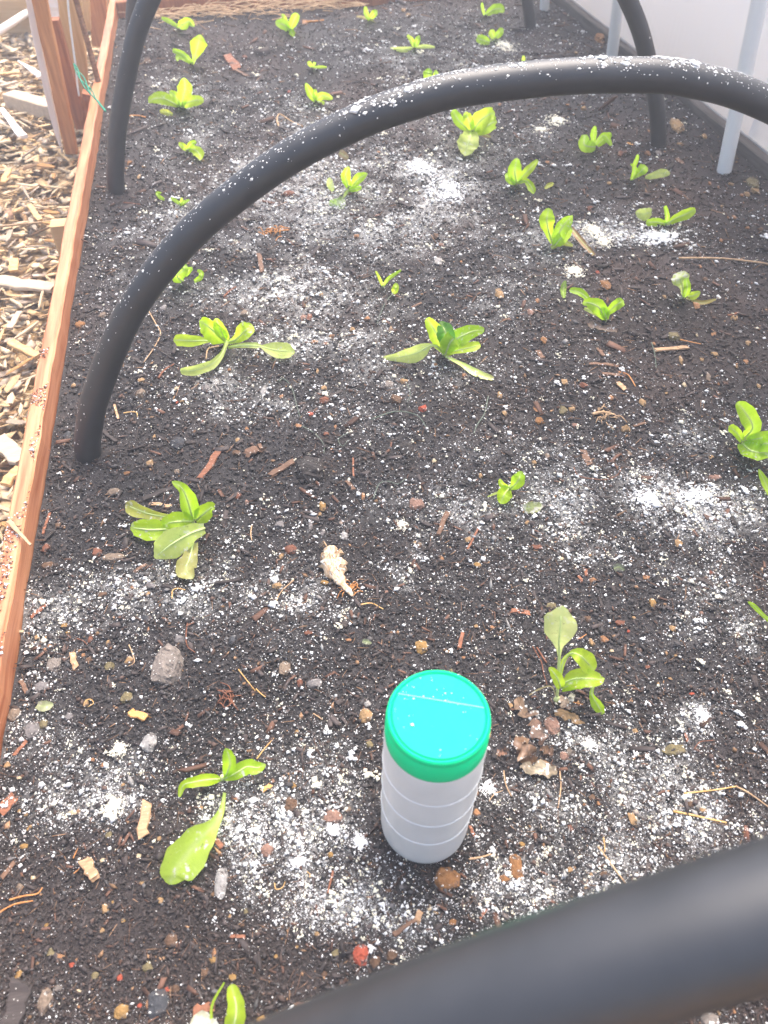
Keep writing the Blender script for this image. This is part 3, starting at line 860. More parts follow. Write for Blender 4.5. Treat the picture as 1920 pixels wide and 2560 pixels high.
pl(T10, (1402, 850), [[(1385,845,.2,12),(1322,790,2.4,30),(1282,730,4,22)], [(1400,842,.4,12),(1376,775,4,32),(1362,740,5,20)], [(1408,846,.5,14),(1450,785,4,50),(1510,742,6,40),(1535,735,6,20)], [(1420,850,.4,14),(1480,822,2.5,42),(1538,792,3,36),(1550,790,3,16)], [(1392,850,1.5,24),(1385,892,2.4,52),(1370,940,1.6,64),(1362,975,.9,45),{'mat':'leaf_p','col':PALE}], [(1435,862,.4,8),(1490,875,.5,14),(1518,888,.3,6),{'col':TANL,'label':'withered tan leaf'}]], 'bushy lettuce plant hanging under the crest of the arch', seed=13)
pl(T10, (606, 1222), [[(602,1218,0,10),(580,1140,3,30),(597,1085,5.5,12)], [(615,1215,.2,8),(665,1160,3,29),(716,1128,4,9)], [(604,1230,.4,8),(640,1225,1,15),(676,1216,1,10)], [(608,1225,.2,6),(580,1255,.5,9),(570,1275,.3,6),{'col':PALE}]], 'seedling inside the arch with a powdered leaf fallen in front', seed=14)
fallen(T10, [(500,1238,.2,8),(482,1195,.7,22),(472,1158,.5,9)], 'narrow pale leaf lying left of the seedling inside the arch', PALE, 'leaf_p', seed=15)
fallen(T10, [(575,1292,.2,12),(540,1320,.5,36),(492,1320,.3,24)], 'powder-covered leaf lying inside the arch', (0.36,.52,.16), 'leaf_pp', seed=16)
fallen(T10, [(540,985,.2,14),(562,1000,.5,22),(592,1022,.3,14)], 'crumpled yellowish leaf just under the pipe', TANL, 'leaf_p', seed=17)
pl(T20, (30, 1192), [[(30,1190,0,10),(18,1110,4,42),(28,1042,6,24)], [(40,1175,.5,10),(100,1110,3.5,25),(160,1045,5,12)], [(42,1185,.5,8),(90,1170,1.5,14),(130,1220,1,22),(140,1250,.5,9)], [(22,1192,.3,8),(-18,1165,2,18),(-30,1130,2.6,14)]], 'lettuce seedling left of the seedling with the upright sliver leaf', seed=18)
fallen(T20, [(212,1222,.2,6),(240,1202,.4,14),(266,1188,.3,7)], 'small yellow leaf on the soil under the arch', YEL, seed=19)
pl(T20, (530, 955), [[(540,952,.4,10),(500,950,1.8,32),(468,935,2.2,34),(470,885,3,18)], [(525,925,.6,9),(530,862,4,19),(539,820,6,9)], [(530,940,.5,7),(570,892,3,10),(605,880,3.4,20),(640,936,2,9)], [(552,945,.4,9),(590,905,2,24),(632,874,3,18)]], 'seedling in the shade of the arch left of the back hoop leg', seed=20)
pl(T20, (776, 1162), [[(775,1165,0,7),(795,1120,2,17),(792,1075,3.5,12),(806,1040,4.7,13),(815,1005,6,8)], [(788,1150,.3,8),(820,1125,2,18),(848,1096,3,32),(864,1082,3,20)], [(795,1085,2.5,6),(772,1066,3,6)]], 'seedling right of centre with one tall narrow leaf', seed=21)
fallen(T20, [(862,1150,.2,6),(910,1140,.8,18),(970,1122,1,24),(1018,1126,.5,9)], 'long pale leaf lying right of the tall narrow seedling', PALE, 'leaf_p', seed=22)
pl(T20, (1000, 1456), [[(995,1452,.2,10),(940,1440,.8,26),(884,1440,.8,20)], [(1000,1442,.2,8),(1006,1400,3,14),(992,1340,5,10)], [(1005,1452,.3,9),(1060,1415,1.5,24),(1130,1385,2.5,31),(1174,1364,3,20)]], 'three-leaf seedling above the bright powder patch at right', seed=23)
fallen(T20, [(905,1375,.3,16),(860,1388,.8,36),(814,1380,.5,18)], 'chewed pale leaf beside the seedling over the bright powder', PALE, 'leaf_p', seed=24)
pl(T20, (268, 1592), [[(262,1575,.2,10),(236,1490,3,28),(226,1425,5,46),(234,1372,6,28)], [(280,1590,.2,12),(310,1500,3,42),(350,1440,4.5,38),(386,1404,5.5,12),{'mat':'leaf_p'}], [(272,1595,.3,12),(320,1540,2,38),(376,1484,2,20)], [(255,1608,.2,10),(320,1572,.8,18),(388,1590,.5,8),{'col':YEL}], [(385,1480,1.2,14),(450,1560,.8,16),(525,1645,.2,12),{'col':BRN,'mat':'litter','label':'withered brown leaf'}]], 'upright seedling with a withered brown leaf, amid white powder', seed=25)
pl(T10, (1486, 98), [[(1480,98,0,6),(1467,52,2.5,9),(1463,20,4,6)], [(1490,96,.2,8),(1530,66,2,23),(1578,56,2.5,26),(1602,74,2,11)]], 'two-leaf seedling at the top right of the bed', seed=26)
pl(T10, (1530, 268), [[(1515,275,.2,8),(1475,262,1,25),(1440,248,1,17)], [(1545,250,.2,5),(1535,232,1.4,16),(1524,205,2.5,20)], [(1555,245,.3,5),(1578,212,2.4,21),(1597,192,3,10)]], 'low three-leaf seedling beside a cream powder clump', seed=27)
pl(T20, (72, 392), [[(72,400,0,6),(74,380,1.5,11),(72,362,2.4,6)]], 'lone green leaf tip poking up behind the arch', seed=28)
pl(T01, (1185, 160), [[(1180,165,.2,12),(1150,130,2,38),(1188,92,4,30),(1198,62,4.5,16)], [(1200,125,1,12),(1222,95,2.6,16),(1240,80,3,12)], [(1260,165,.4,9),(1300,140,2.2,15),(1305,108,2.6,13),(1282,96,2.2,7)]], 'seedling half hidden behind the left leg of the arch', seed=29)
pl(T01, (1460, 560), [[(1462,552,.2,14),(1400,500,3,62),(1340,450,5,52),(1305,428,5.2,20)], [(1458,545,.6,12),(1425,470,4,36),(1402,412,6,20)], [(1425,562,.4,8),(1340,548,1.2,12),(1250,550,1.6,33),(1160,545,1.5,34),(1135,545,1.4,16)], [(1470,562,.3,10),(1530,540,2,22),(1590,482,4,48),(1622,458,4,27),{'mat':'leaf_p'}], [(1470,550,1.6,12),(1440,630,1.4,13),(1375,700,1.1,26),(1260,740,1,30),(1185,745,1,20),{'col':PALE}], [(1480,592,.4,8),(1560,580,1.8,14),(1659,580,1.5,18),(1700,588,1.2,12),(1790,610,1,46),(1860,615,.8,46),(1892,620,.6,24),{'mat':'leaf_p','col':PALE}]], 'large lettuce plant with six spread leaves inside the arch at left', seed=30)
pl(T11, (1215, 645), [[(1205,620,1.2,8),(1170,585,2.8,10),(1120,582,3,18),(1040,630,2.2,50),(930,655,1,30),(835,658,.5,9),{'mat':'leaf_p','col':PALE}], [(1220,625,.5,12),(1180,520,4,50),(1115,415,7,24)], [(1230,605,1,12),(1230,505,5,54),(1205,445,6,28),{'col':(.14,.40,.05)}], [(1232,622,.8,12),(1290,545,4,56),(1390,492,5,42),(1470,480,4.5,16),{'mat':'leaf_p'}], [(1222,640,.3,9),(1300,612,1.5,20),(1400,590,2,30),(1440,576,2,20)], [(1228,635,.8,16),(1262,555,4,58),(1325,505,4.5,26)], [(1228,650,.3,7),(1330,700,.5,13),(1430,760,.3,23),(1528,792,.2,14),{'col':PALE,'tip':BRN,'mat':'litter','label':'withered leaf browned at the tip'}]], 'largest lettuce in the middle, with a drooping leaf and withered one', seed=31)
pl(T11, (822, 196), [[(820,197,0,5),(802,150,2,9),(778,102,3.5,5)], [(825,192,.2,5),(860,145,2,11),(934,95,3,6)], [(888,242,.3,4),(903,215,1.5,21),(908,186,2,13)]], 'wispy three-leaf seedling in the centre of the arch', seed=32)
pl(T21, (608, 418), [[(602,412,.2,12),(562,332,3,44),(495,302,3.5,28),(468,308,3.2,14)], [(505,290,2.6,12),(445,238,3.4,22),(385,222,3.5,15)], [(618,375,.9,9),(660,330,3,27),(700,302,4,30),(716,292,4,14)], [(612,412,.4,12),(600,362,2,28),(588,335,2.8,22)], [(590,402,.3,7),(520,362,1,11),(474,342,1,8),{'col':PALE}]], 'sprawling seedling right of centre over a dead brown leaf', seed=33)
fallen(T21, [(338,272,.2,6),(332,215,2,18),(344,166,3,8)], 'small upright leaf left of the sprawling seedling', seed=34, z_add=.002)
fallen(T21, [(500,432,.2,14),(580,462,.4,24),(672,478,.3,14)], 'dead brown leaf under the sprawling seedling', (0.24,.16,.11), 'litter', seed=35, name='dead_leaf')
pl(T21, (1112, 268), [[(1108,250,.4,8),(1105,195,2.5,20),(1090,145,4,50),(1080,120,4,34),{'mat':'leaf_pp','col':PALE,'label':'leaf caked in cream powder'}], [(1115,266,.2,9),(1135,212,3,21),(1130,155,4,14)], [(1138,262,.3,8),(1178,256,1,24),(1210,238,1.5,13)], [(1130,272,.2,5),(1230,303,.4,13),(1315,282,.4,6),{'col':(.5,.40,.12),'label':'dying yellow leaf'}]], 'right-hand seedling with one leaf caked in cream powder', seed=36)
pl(T21, (1500, 1205), [[(1502,1185,.3,12),(1560,1110,4,46),(1510,1010,7,50),(1462,955,9,22)], [(1490,1202,.4,12),(1460,1150,2.5,25),(1415,1112,3.5,25)], [(1492,1212,.6,16),(1540,1255,2,54),(1600,1272,2,50),(1680,1270,2,36),{'ruffle':.3,'mat':'leaf_p'}], [(1520,1200,.6,14),(1600,1182,3,36),(1690,1165,3,34),{'ruffle':.3}], [(1530,1205,.6,14),(1640,1215,3,50),(1740,1200,3.5,40),{'ruffle':.3}]], 'crinkled lettuce plant at the right edge of the picture', seed=37)
pl(T21, (1700, 1580), [[(1695,1575,.2,14),(1642,1470,1,22),(1602,1388,2,6)], [(1705,1575,.2,14),(1760,1500,3,40),(1800,1440,4,26)]], 'lettuce leaf cut by the right edge below the crinkled plant', seed=38)
pl(T22, (1710, 740), [[(1700,730,.2,9),(1640,680,1.5,12),(1570,610,2,14),(1534,584,2.5,6)], [(1712,735,.3,10),(1780,680,3,36),(1840,620,4,24)]], 'slim green leaf reaching in at the right edge, mid height', seed=39)
pl(T11, (1640, 1512), [[(1642,1505,.3,8),(1612,1540,1.4,44),(1594,1580,1,34)], [(1632,1502,.2,8),(1597,1482,1.8,19),(1580,1450,2.5,9)], [(1642,1506,.2,8),(1668,1490,2,24),(1700,1452,3.5,44),(1714,1412,4,24)], [(1625,1512,.2,4),(1560,1535,.3,7),(1505,1558,.2,4),{'col':PALE}]], 'small three-leaf seedling alone in the speckled middle ground', seed=40)
fallen(T21, [(78,1640,.2,22),(130,1628,.6,36),(186,1620,.3,18)], 'pale yellow leaf lying beside the small three-leaf seedling', (.52,.56,.26), 'leaf_pp', seed=41)
pl(T02, (1250, 70), [[(1250,50,.4,15),(1220,-60,4,54),(1182,-150,7,34),(1120,-194,8,9)], [(1268,55,.4,14),(1320,12,2,50),(1366,-28,3,38),(1382,-24,3,16)], [(1250,62,1,22),(1170,60,2.5,58),(1095,70,2,44),(1076,90,1.5,24),{'mat':'leaf_p'}], [(1200,30,1.5,12),(1070,30,1.5,20),(960,10,1.8,34),(860,-28,2,44),(826,-46,2,20),{'col':YEL,'mat':'leaf_p','tip':(.34,.30,.06)}], [(1090,110,1,38),(980,115,1.5,64),(885,105,1.2,42),(855,105,1,16),{'mat':'leaf_p'}], [(1325,105,1.6,30),(1230,140,2.6,58),(1110,210,2,88),(1040,265,1,52),(1018,285,.8,26),{'mat':'leaf_p','col':PALE,'cup':.1}], [(1250,200,1,30),(1232,290,1,42),(1205,370,.6,62),(1238,415,.4,30),{'col':(.62,.60,.20),'mat':'leaf_p','label':'yellowed lowest leaf'}]], 'big lettuce with seven leaves near the left board', seed=42)
pl('h', (640, 1155), [[(645,1150,0,13),(668,850,4,18),(672,620,7,24),(670,520,8.5,74),(682,380,10,152),(690,265,11,150),(702,205,11.5,85),{'mat':'leaf_p','col':(.80,.88,.34),'roll':0,'label':'tall pale spoon-shaped leaf'}], [(680,920,2.6,12),(718,735,5,22),(800,650,6.5,24),(900,680,7,78),(980,760,5.5,92),(1035,825,4.5,36)], [(680,1012,2,15),(740,960,3,30),(850,920,4,88),(1000,920,4.5,84),(1100,930,4,50),(1142,922,4,16),{'mat':'leaf_p'}], [(690,1025,2,28),(660,930,4,55),(604,845,5,40),(570,810,5.5,20)], [(700,1025,2,30),(800,985,3,55),(900,975,3,50),(1000,960,3,22),{'cup':.5}], [(1035,1000,3,16),(1020,1090,2,24),(1080,1200,1,56),(1126,1280,.4,28)], [(632,1100,.9,5),(605,1020,1.6,6),(550,1000,1.6,7),(440,1040,.8,9),(360,1090,.2,7),{'col':TANL,'mat':'litter','name':'dead_stalk'}]], 'lettuce seedling with a tall spoon-shaped leaf right of the jar', seed=43)
pl(T03, (1442, 74), [[(1430,72,.2,9),(1350,75,1.2,35),(1250,92,1.5,30),(1188,112,1,22),(1164,180,.4,9)], [(1450,72,.3,9),(1530,32,2,38),(1600,-8,2.5,44),(1665,-2,2.3,36),(1712,-18,2.3,13),{'mat':'leaf_p'}], [(1460,55,.6,10),(1490,-20,3,40),(1481,-85,4.5,36),(1467,-118,5,18)]], 'low seedling with three wavy leaves left of the jar', seed=44)
fallen(T03, [(1455,160,.4,9),(1436,270,.9,18),(1374,380,1.1,44),(1285,470,1.2,94),(1185,600,1,120),(1130,680,.8,92),(1115,715,.5,55)], 'large spoon-shaped green leaf lying dusted with powder near the front', (0.56,.78,.09), 'leaf_p', seed=45, cup=.22, ruffle=.03)
pl(T03, (1440, 1800), [[(1480,1760,.6,40),(1522,1640,2,58),(1530,1540,2.5,50),(1504,1430,3,32)], [(1400,1800,.6,8),(1370,1560,2,8),(1448,1400,3,5)], [(1420,1790,.3,20),(1380,1740,1.6,60),(1290,1640,1.6,60),{'col':(.66,.66,.5),'mat':'leaf_pp'}]], 'torn lettuce leaves rising from the bottom edge of the picture', seed=46)

# ------------------------------------------------------------------ litter on the soil: stones, wood bits, twigs
LAND = [('the green-lidded jar', .0765, .2315), ('the left foot of the dusted arch', -.222, .733), ('the big lettuce by the left board', -.055, .50),
        ('the large lettuce inside the arch', -.10, .93), ('the drooping lettuce in the middle', .25, .93), ('the tall spoon-leaf seedling', .21, .34),
        ('the lying spoon-shaped leaf', -.06, .21), ('the crinkled lettuce at right', .60, .74), ('the lone three-leaf seedling', .27, .60),
        ('the sprawling seedling', .48, 1.03), ('the blurred near hoop', .22, .12), ('the back hoop', .80, 1.43), ('the far rows', .25, 1.9), ('the left corner of the picture', -.19, .17)]
used = {}
litter = []
def place_label(adj, p):
    name_, lx, ly = min(LAND, key=lambda q: (q[1] - p.x) ** 2 + (q[2] - p.y) ** 2)
    dx, dy = p.x - lx, p.y - ly
    a_, b_ = dx * cos(YAW) - dy * sin(YAW), dx * sin(YAW) + dy * cos(YAW)
    if name_ == 'the far rows': rel = 'among'
    elif name_.startswith('the left corner'): rel = 'in'
    elif abs(a_) > abs(b_): rel = 'right of' if a_ > 0 else 'left of'
    else: rel = 'behind' if b_ > 0 else 'in front of'
    return f"{adj} {rel} {name_}"

def register(o, label, cat, default_group):
    litter.append(o); tag(o, label, cat)
    used.setdefault(label, []).append((o, default_group))

def stone(t, x_, y_, rx, ry, colour, label=None, rough=False, flat=.65, rot=0, kind='stone'):
    px, py = tile(t, x_, y_)
    z0 = ground_at(px, py); p = at_z(px, py, z0); dpt = depth_of(p)
    e = math.atan2(CAM_H - z0, hypot(p.x, p.y))
    a_ = rx / tscale(t) * dpt / F_PX; b_ = ry / tscale(t) * dpt / F_PX / max(sin(e), .5)
    c_ = min(a_, b_) * flat
    rs = random.Random(int(x_ * 7 + y_ * 13 + rx))
    bm = bmesh.new()
    n_ = 60 if (rough or rx / tscale(t) > 14) else 22
    for i in range(n_):
        v = Vector((rs.gauss(0, 1), rs.gauss(0, 1), rs.gauss(0, 1))).normalized()
        k_ = rs.uniform(.82, 1.08)
        q = 2.6
        m_ = (abs(v.x) ** q + abs(v.y) ** q + abs(v.z) ** q) ** (-1 / q)
        bm.verts.new((v.x * m_ * a_ * k_, v.y * m_ * b_ * k_, v.z * m_ * c_ * k_))
    bmesh.ops.convex_hull(bm, input=bm.verts)
    loose = [v for v in bm.verts if not v.link_faces]
    if loose: bmesh.ops.delete(bm, geom=loose, context='VERTS')
    if rx / tscale(t) > 13:                      # larger stones: broken, pitted faces
        bmesh.ops.triangulate(bm, faces=bm.faces)
        bmesh.ops.subdivide_edges(bm, edges=bm.edges, cuts=2 if rx / tscale(t) < 25 else 3, use_grid_fill=True)
        for v in bm.verts:
            k_ = 1 + .20 * float(fbm(v.co.x / a_ * 2 + v.co.z * 3 / c_ + x_, v.co.y / b_ * 2 + y_, 1.6, 3))
            v.co = Vector((v.co.x * k_, v.co.y * k_, v.co.z * k_))
    bmesh.ops.recalc_face_normals(bm, faces=bm.faces)
    me = bpy.data.meshes.new(kind); bm.to_mesh(me); bm.free()
    if not rough and n_ > 30: me.polygons.foreach_set("use_smooth", [False] * len(me.polygons))
    o = link(kind, me, SM[colour])
    o.location = (p.x, p.y, z0 + c_ * .12); o.rotation_euler = (rs.uniform(-.12, .12), rs.uniform(-.12, .12), -YAW - radians(rot))
    if label is None:
        size = 'small' if rx * ry / tscale(t) ** 2 < 90 else 'medium'
        label = place_label(f"{size} {colour} {kind}", p)
    register(o, label, kind, 'loose stones on the soil')
    return o

def wood_bit(t, p0, p1, w_, colour, label=None, th=.35, name='wood_bit', lift=0.0):
    a_ = tile(t, *p0); b_ = tile(t, *p1)
    A3 = at_z(*a_, ground_at(*a_)); B3 = at_z(*b_, ground_at(*b_))
    w = w_ / tscale(t) * depth_of(A3) / F_PX * 1.1
    rs = random.Random(int(p0[0] * 3 + p1[1] * 5))
    up = Vector((0, 0, w * th * .5 + lift))
    V, Fc = box_between(A3 + up, B3 + up, w, w * th, (B3 - A3).cross(Vector((0, 0, 1))), 5, w * .07, rs, (rs.uniform(.75, 1), rs.uniform(.7, 1)), .16)
    ax = (B3 - A3).normalized()
    for i_ in list(range(8)) + list(range(40, 48)): V[i_] += ax * rs.gauss(0, w * .22)
    c = (A3 + B3) / 2
    me = pymesh(name, [v - c for v in V], Fc)
    o = link(name, me, WM[colour]); o.location = c
    if label is None: label = place_label(f"{colour} wood splinter", c)
    register(o, label, 'wood bit', 'wood splinters on the soil')
    return o

def twig(t, pts, w_, mat, label=None, name='twig', lift=.0012, hump=0.0, kindword='twig'):
    P3 = []
    for q in pts:
        px, py = tile(t, *q); z_ = ground_at(px, py); P3.append(tuple(at_z(px, py, z_ + lift)))
    c = sum((Vector(p) for p in P3), Vector()) / len(P3)
    r = w_ / tscale(t) * depth_of(c) / F_PX * .5
    n_ = 6 + 5 * (len(pts) - 1)
    sp = [Vector(q) for q in spline(P3, n_)]
    for i, q in enumerate(sp): q.z = max(q.z, float(hgt(q.x, q.y)) + r * .5) + hump * sin(pi * i / (n_ - 1))
    rs = random.Random(int(pts[0][0]))
    V, Fc = tube([q - c for q in sp], [r * (1 - .35 * i / n_) for i in range(n_)], 6, jitter=.35, rnd=rs)
    o = link(name, pymesh(name, V, Fc, True), M[mat]); o.location = c
    if label is None: label = place_label({'thread': 'thin grey-green root', 'straw': 'golden straw stalk', 'dry': 'dry tan stalk', 'orange_root': 'orange-tan rootlet', 'red_twig': 'red-brown twig', 'dark_twig': 'dark twig'}[mat], c)
    register(o, label, 'twig' if name == 'twig' else name.replace('_', ' '), 'twigs and roots on the soil')
    return o

S = stone
for a_ in [(735,300,72,27,'taupe','flat grey-tan stone left of the big lettuce by the board'),(630,265,32,30,'red-brown'),(310,350,40,22,'brown'),(980,480,35,20,'grey'),(665,540,30,20,'brown'),(355,990,45,40,'grey-beige','angular grey-beige stone near the left board'),
           (1090,1000,96,116,'grey-beige','largest rough grey-beige stone in the left foreground'),(270,1135,50,30,'grey'),(95,1315,40,40,'taupe'),(820,1205,42,32,'olive'),(970,1495,48,55,'light grey','pale grey angular stone behind the low wavy seedling'),
           (210,1420,45,45,'grey'),(450,1330,30,25,'grey'),(835,960,32,25,'tan'),(710,1000,35,25,'olive'),(540,930,14,14,'orange'),(300,815,16,18,'tan'),(240,815,18,14,'tan'),(325,870,16,12,'orange'),(700,850,14,18,'tan'),(290,890,12,10,'orange'),
           (375,90,20,20,'brown'),(300,230,25,28,'red-brown'),(860,490,18,12,'orange'),(960,530,12,16,'tan'),(1165,830,35,30,'grey'),(130,775,26,10,'cream'),(440,780,14,12,'ochre'),(590,820,20,26,'red-brown'),(720,880,10,10,'orange'),(415,735,24,14,'ochre'),(560,1240,20,22,'tan'),(285,1375,26,26,'olive'),(600,1605,16,14,'orange'),(670,1640,18,16,'orange'),(45,1640,26,20,'tan'),(575,960,24,22,'brown'),(960,760,10,18,'orange'),(945,690,36,24,'slate'),(1510,830,30,30,'slate')]:
    S(T02, *a_)
for a_ in [(680,915,28,30,'tan'),(900,570,20,14,'cream'),(665,600,20,14,'cream'),(215,712,18,12,'cream'),(1030,460,16,16,'tan'),(705,435,22,22,'olive'),(130,770,22,22,'taupe'),(290,1515,42,70,'taupe','upright taupe stone in the bottom left corner'),(330,1195,28,24,'olive'),(380,1220,30,14,'orange'),
           (465,1280,20,16,'red'),(780,1360,22,22,'red'),(790,1580,50,42,'ochre','ochre stone at the bottom edge, left of centre'),(1025,1530,68,78,'slate','dark slate piece at the bottom edge'),(965,1525,20,30,'orange'),(905,1540,18,16,'red'),(1080,1435,18,16,'red'),(1135,1430,32,22,'brown'),(960,1290,35,35,'olive'),(1110,1120,40,35,'brown'),
           (1330,1330,30,35,'brown'),(1510,1355,28,22,'ochre'),(1390,1195,16,28,'orange'),(120,1340,25,30,'ochre'),(380,1425,25,22,'grey-beige'),(510,1445,20,12,'cream'),(1040,860,22,20,'tan'),(920,745,16,12,'tan'),(155,510,30,20,'ochre'),(480,290,38,14,'cream'),(130,280,20,12,'tan'),(170,300,14,14,'tan'),(1435,740,42,100,'light grey','long pale grey stone beside the lying spoon-shaped leaf'),
           (190,390,16,20,'ochre'),(125,65,18,12,'cream'),(795,110,14,12,'tan'),(500,1240,12,10,'orange'),(660,1055,22,16,'tan'),(515,1548,14,14,'orange'),(730,870,10,10,'ochre'),(1300,260,16,16,'tan'),(1530,205,22,14,'orange'),(1595,930,16,20,'olive'),(1380,1245,26,22,'ochre'),(1490,960,14,12,'tan'),(300,1020,16,14,'ochre'),(615,1350,24,24,'olive'),(1380,475,20,22,'taupe'),(1570,1020,14,12,'brown'),(800,990,16,12,'ochre')]:
    S(T03, *a_)
for a_ in [(150,90,35,28,'grey'),(225,245,40,28,'red-brown'),(165,285,18,22,'tan'),(445,460,28,18,'ochre'),(1070,875,42,42,'ochre','ochre angular stone behind the green-lidded jar'),(185,1020,38,45,'taupe'),(380,1115,50,28,'grey'),(715,1320,42,48,'tan','rounded tan stone left of the green lid'),(720,1245,26,22,'light grey'),(1435,345,26,18,'ochre'),
           (1375,180,22,22,'tan'),(1205,305,15,15,'orange'),(340,785,28,16,'red-brown'),(820,740,18,14,'brown'),(1530,750,18,14,'orange'),(1425,740,14,18,'tan'),(1240,905,16,14,'tan'),(1345,943,14,10,'orange'),(1300,980,12,12,'pink-brown'),(1265,1030,16,14,'olive'),(285,1105,20,30,'red-brown'),(570,160,28,28,'light grey'),(355,85,16,45,'grey'),(435,135,18,32,'grey'),(735,1510,26,24,'olive'),(415,15,14,12,'tan'),(60,1190,10,10,'brown'),(600,830,22,12,'orange'),(1470,815,18,14,'grey-beige'),(1060,215,20,16,'taupe'),(1030,200,12,12,'tan'),(845,515,12,12,'pink-brown'),(1650,1255,20,20,'tan'),(930,1180,8,8,'orange'),(265,1435,16,22,'ochre'),(140,480,36,20,'tan')]:
    S(T12, *a_)
for a_ in [(910,590,24,30,'ochre'),(1040,755,24,22,'tan'),(600,825,28,22,'orange'),(520,845,24,24,'tan'),(645,900,16,12,'cream'),(1080,205,28,24,'tan'),(1465,800,24,20,'brown'),(525,440,24,14,'orange'),(870,425,24,12,'orange'),(170,230,36,16,'red-brown'),(1050,1545,75,35,'olive','olive-grey stone far right of the jar'),(1165,1178,18,10,'red'),
           (490,690,20,26,'brown'),(790,685,14,12,'tan'),(755,775,12,10,'red'),(1300,1700,14,12,'tan'),(690,1560,14,12,'orange'),(800,1420,20,16,'tan'),(1230,655,16,12,'pink-brown'),(1025,1082,16,10,'tan'),(950,1110,14,8,'tan'),(880,1005,20,12,'red-brown'),(260,610,36,22,'olive'),(100,70,20,14,'tan'),(1290,395,20,14,'red-brown'),(1350,1305,14,10,'orange'),(320,305,20,12,'cream'),(655,1245,14,12,'brown'),(790,1590,12,18,'orange'),(505,280,12,12,'tan'),(700,720,36,18,'red-brown'),(1060,930,14,8,'tan')]:
    S(T22, *a_)
for a_ in [(680,1215,54,58,'red','bright orange-red lump in front of the jar',True),(1240,720,84,66,'amber','amber-brown stone right in front of the jar',True),(1430,290,28,22,'orange'),(500,320,60,40,'pink-brown','powdered pink-brown stone left of the jar base'),(75,535,45,40,'pink-brown'),(225,240,40,50,'brown'),(395,1075,18,16,'tan'),(1125,910,16,22,'cream'),(1165,935,20,14,'tan'),(515,1200,30,24,'olive'),(880,1215,36,36,'brown'),(770,1260,36,36,'brown'),
           (440,1335,22,18,'brown'),(565,1490,30,20,'tan'),(610,1410,16,14,'ochre'),(1415,1100,20,20,'tan'),(890,1345,14,18,'cream'),(855,795,30,16,'brown'),(1275,1000,26,18,'amber'),(30,1630,30,30,'ochre'),(1612,722,36,30,'amber'),(480,565,22,20,'ochre'),(1370,855,14,14,'grey'),(1210,850,26,14,'slate'),(245,115,20,24,'ochre'),(595,270,24,20,'taupe'),(110,85,14,14,'pink-brown'),(335,1540,28,36,'taupe'),(240,1560,26,24,'olive'),(800,770,28,24,'slate'),(1470,850,10,10,'orange'),(635,1440,14,12,'tan'),(130,1220,14,12,'ochre'),(265,1160,12,10,'ochre')]:
    S(T13, *a_)
for a_ in [(25,640,44,78,'amber','large amber-brown stone right of the jar, near the blurred hoop',True),(780,325,36,48,'tan','smooth tan stone between the straws at lower right'),(375,660,20,18,'tan'),(510,685,16,14,'tan'),(1235,270,26,18,'tan'),(565,230,18,14,'orange'),(515,190,26,26,'brown'),(1520,430,25,50,'red-brown'),(805,740,14,22,'cream'),(240,180,20,16,'red-brown'),(470,240,14,10,'orange'),(1560,1470,40,40,'brown'),(1280,1640,60,40,'grey-beige'),(60,500,24,20,'ochre'),(600,690,34,22,'brown'),(1160,240,30,26,'brown'),(480,775,14,10,'tan'),(380,390,20,20,'red-brown'),(1440,1580,14,12,'orange'),(1340,1590,12,12,'tan')]:
    S(T23, *a_)
for a_ in [(1180,35,28,26,'light grey'),(1080,990,32,22,'red','red-orange pebble below the drooping lettuce'),(905,935,40,26,'brown'),(305,400,20,18,'pink-brown'),(345,400,20,22,'red-brown'),(725,408,26,12,'orange'),(50,880,24,38,'light grey'),(445,940,36,22,'red-brown'),(270,1105,26,14,'orange'),(355,1028,20,14,'red'),(960,810,28,20,'tan'),(1160,712,20,16,'orange'),(1575,250,30,30,'tan'),(165,910,14,14,'orange'),(440,855,20,16,'tan'),
           (975,1250,50,40,'dark','dark clod among powder specks in the middle',True),(345,1390,105,74,'dark','large dark soil clod right of the reddish bark strip',True),(1155,1330,16,14,'cream'),(1455,1425,14,18,'tan'),(430,1625,26,30,'ochre'),(1040,1615,50,35,'pink-brown'),(695,1560,14,30,'orange'),(490,518,22,12,'orange'),(380,558,28,10,'orange'),(450,570,18,10,'pink-brown'),(625,480,20,12,'tan'),(875,475,12,20,'tan'),(440,105,14,12,'tan'),(420,250,14,12,'tan'),(1330,40,10,10,'orange'),(860,830,30,20,'grey-beige'),(455,1155,26,12,'red-brown'),(515,1110,12,16,'orange'),(1610,1020,18,18,'tan'),(1350,775,18,12,'orange'),(660,250,10,10,'brown'),(490,1255,10,10,'orange'),(400,745,10,20,'tan'),(1580,905,18,20,'tan'),(310,320,14,12,'tan')]:
    S(T11, *a_)
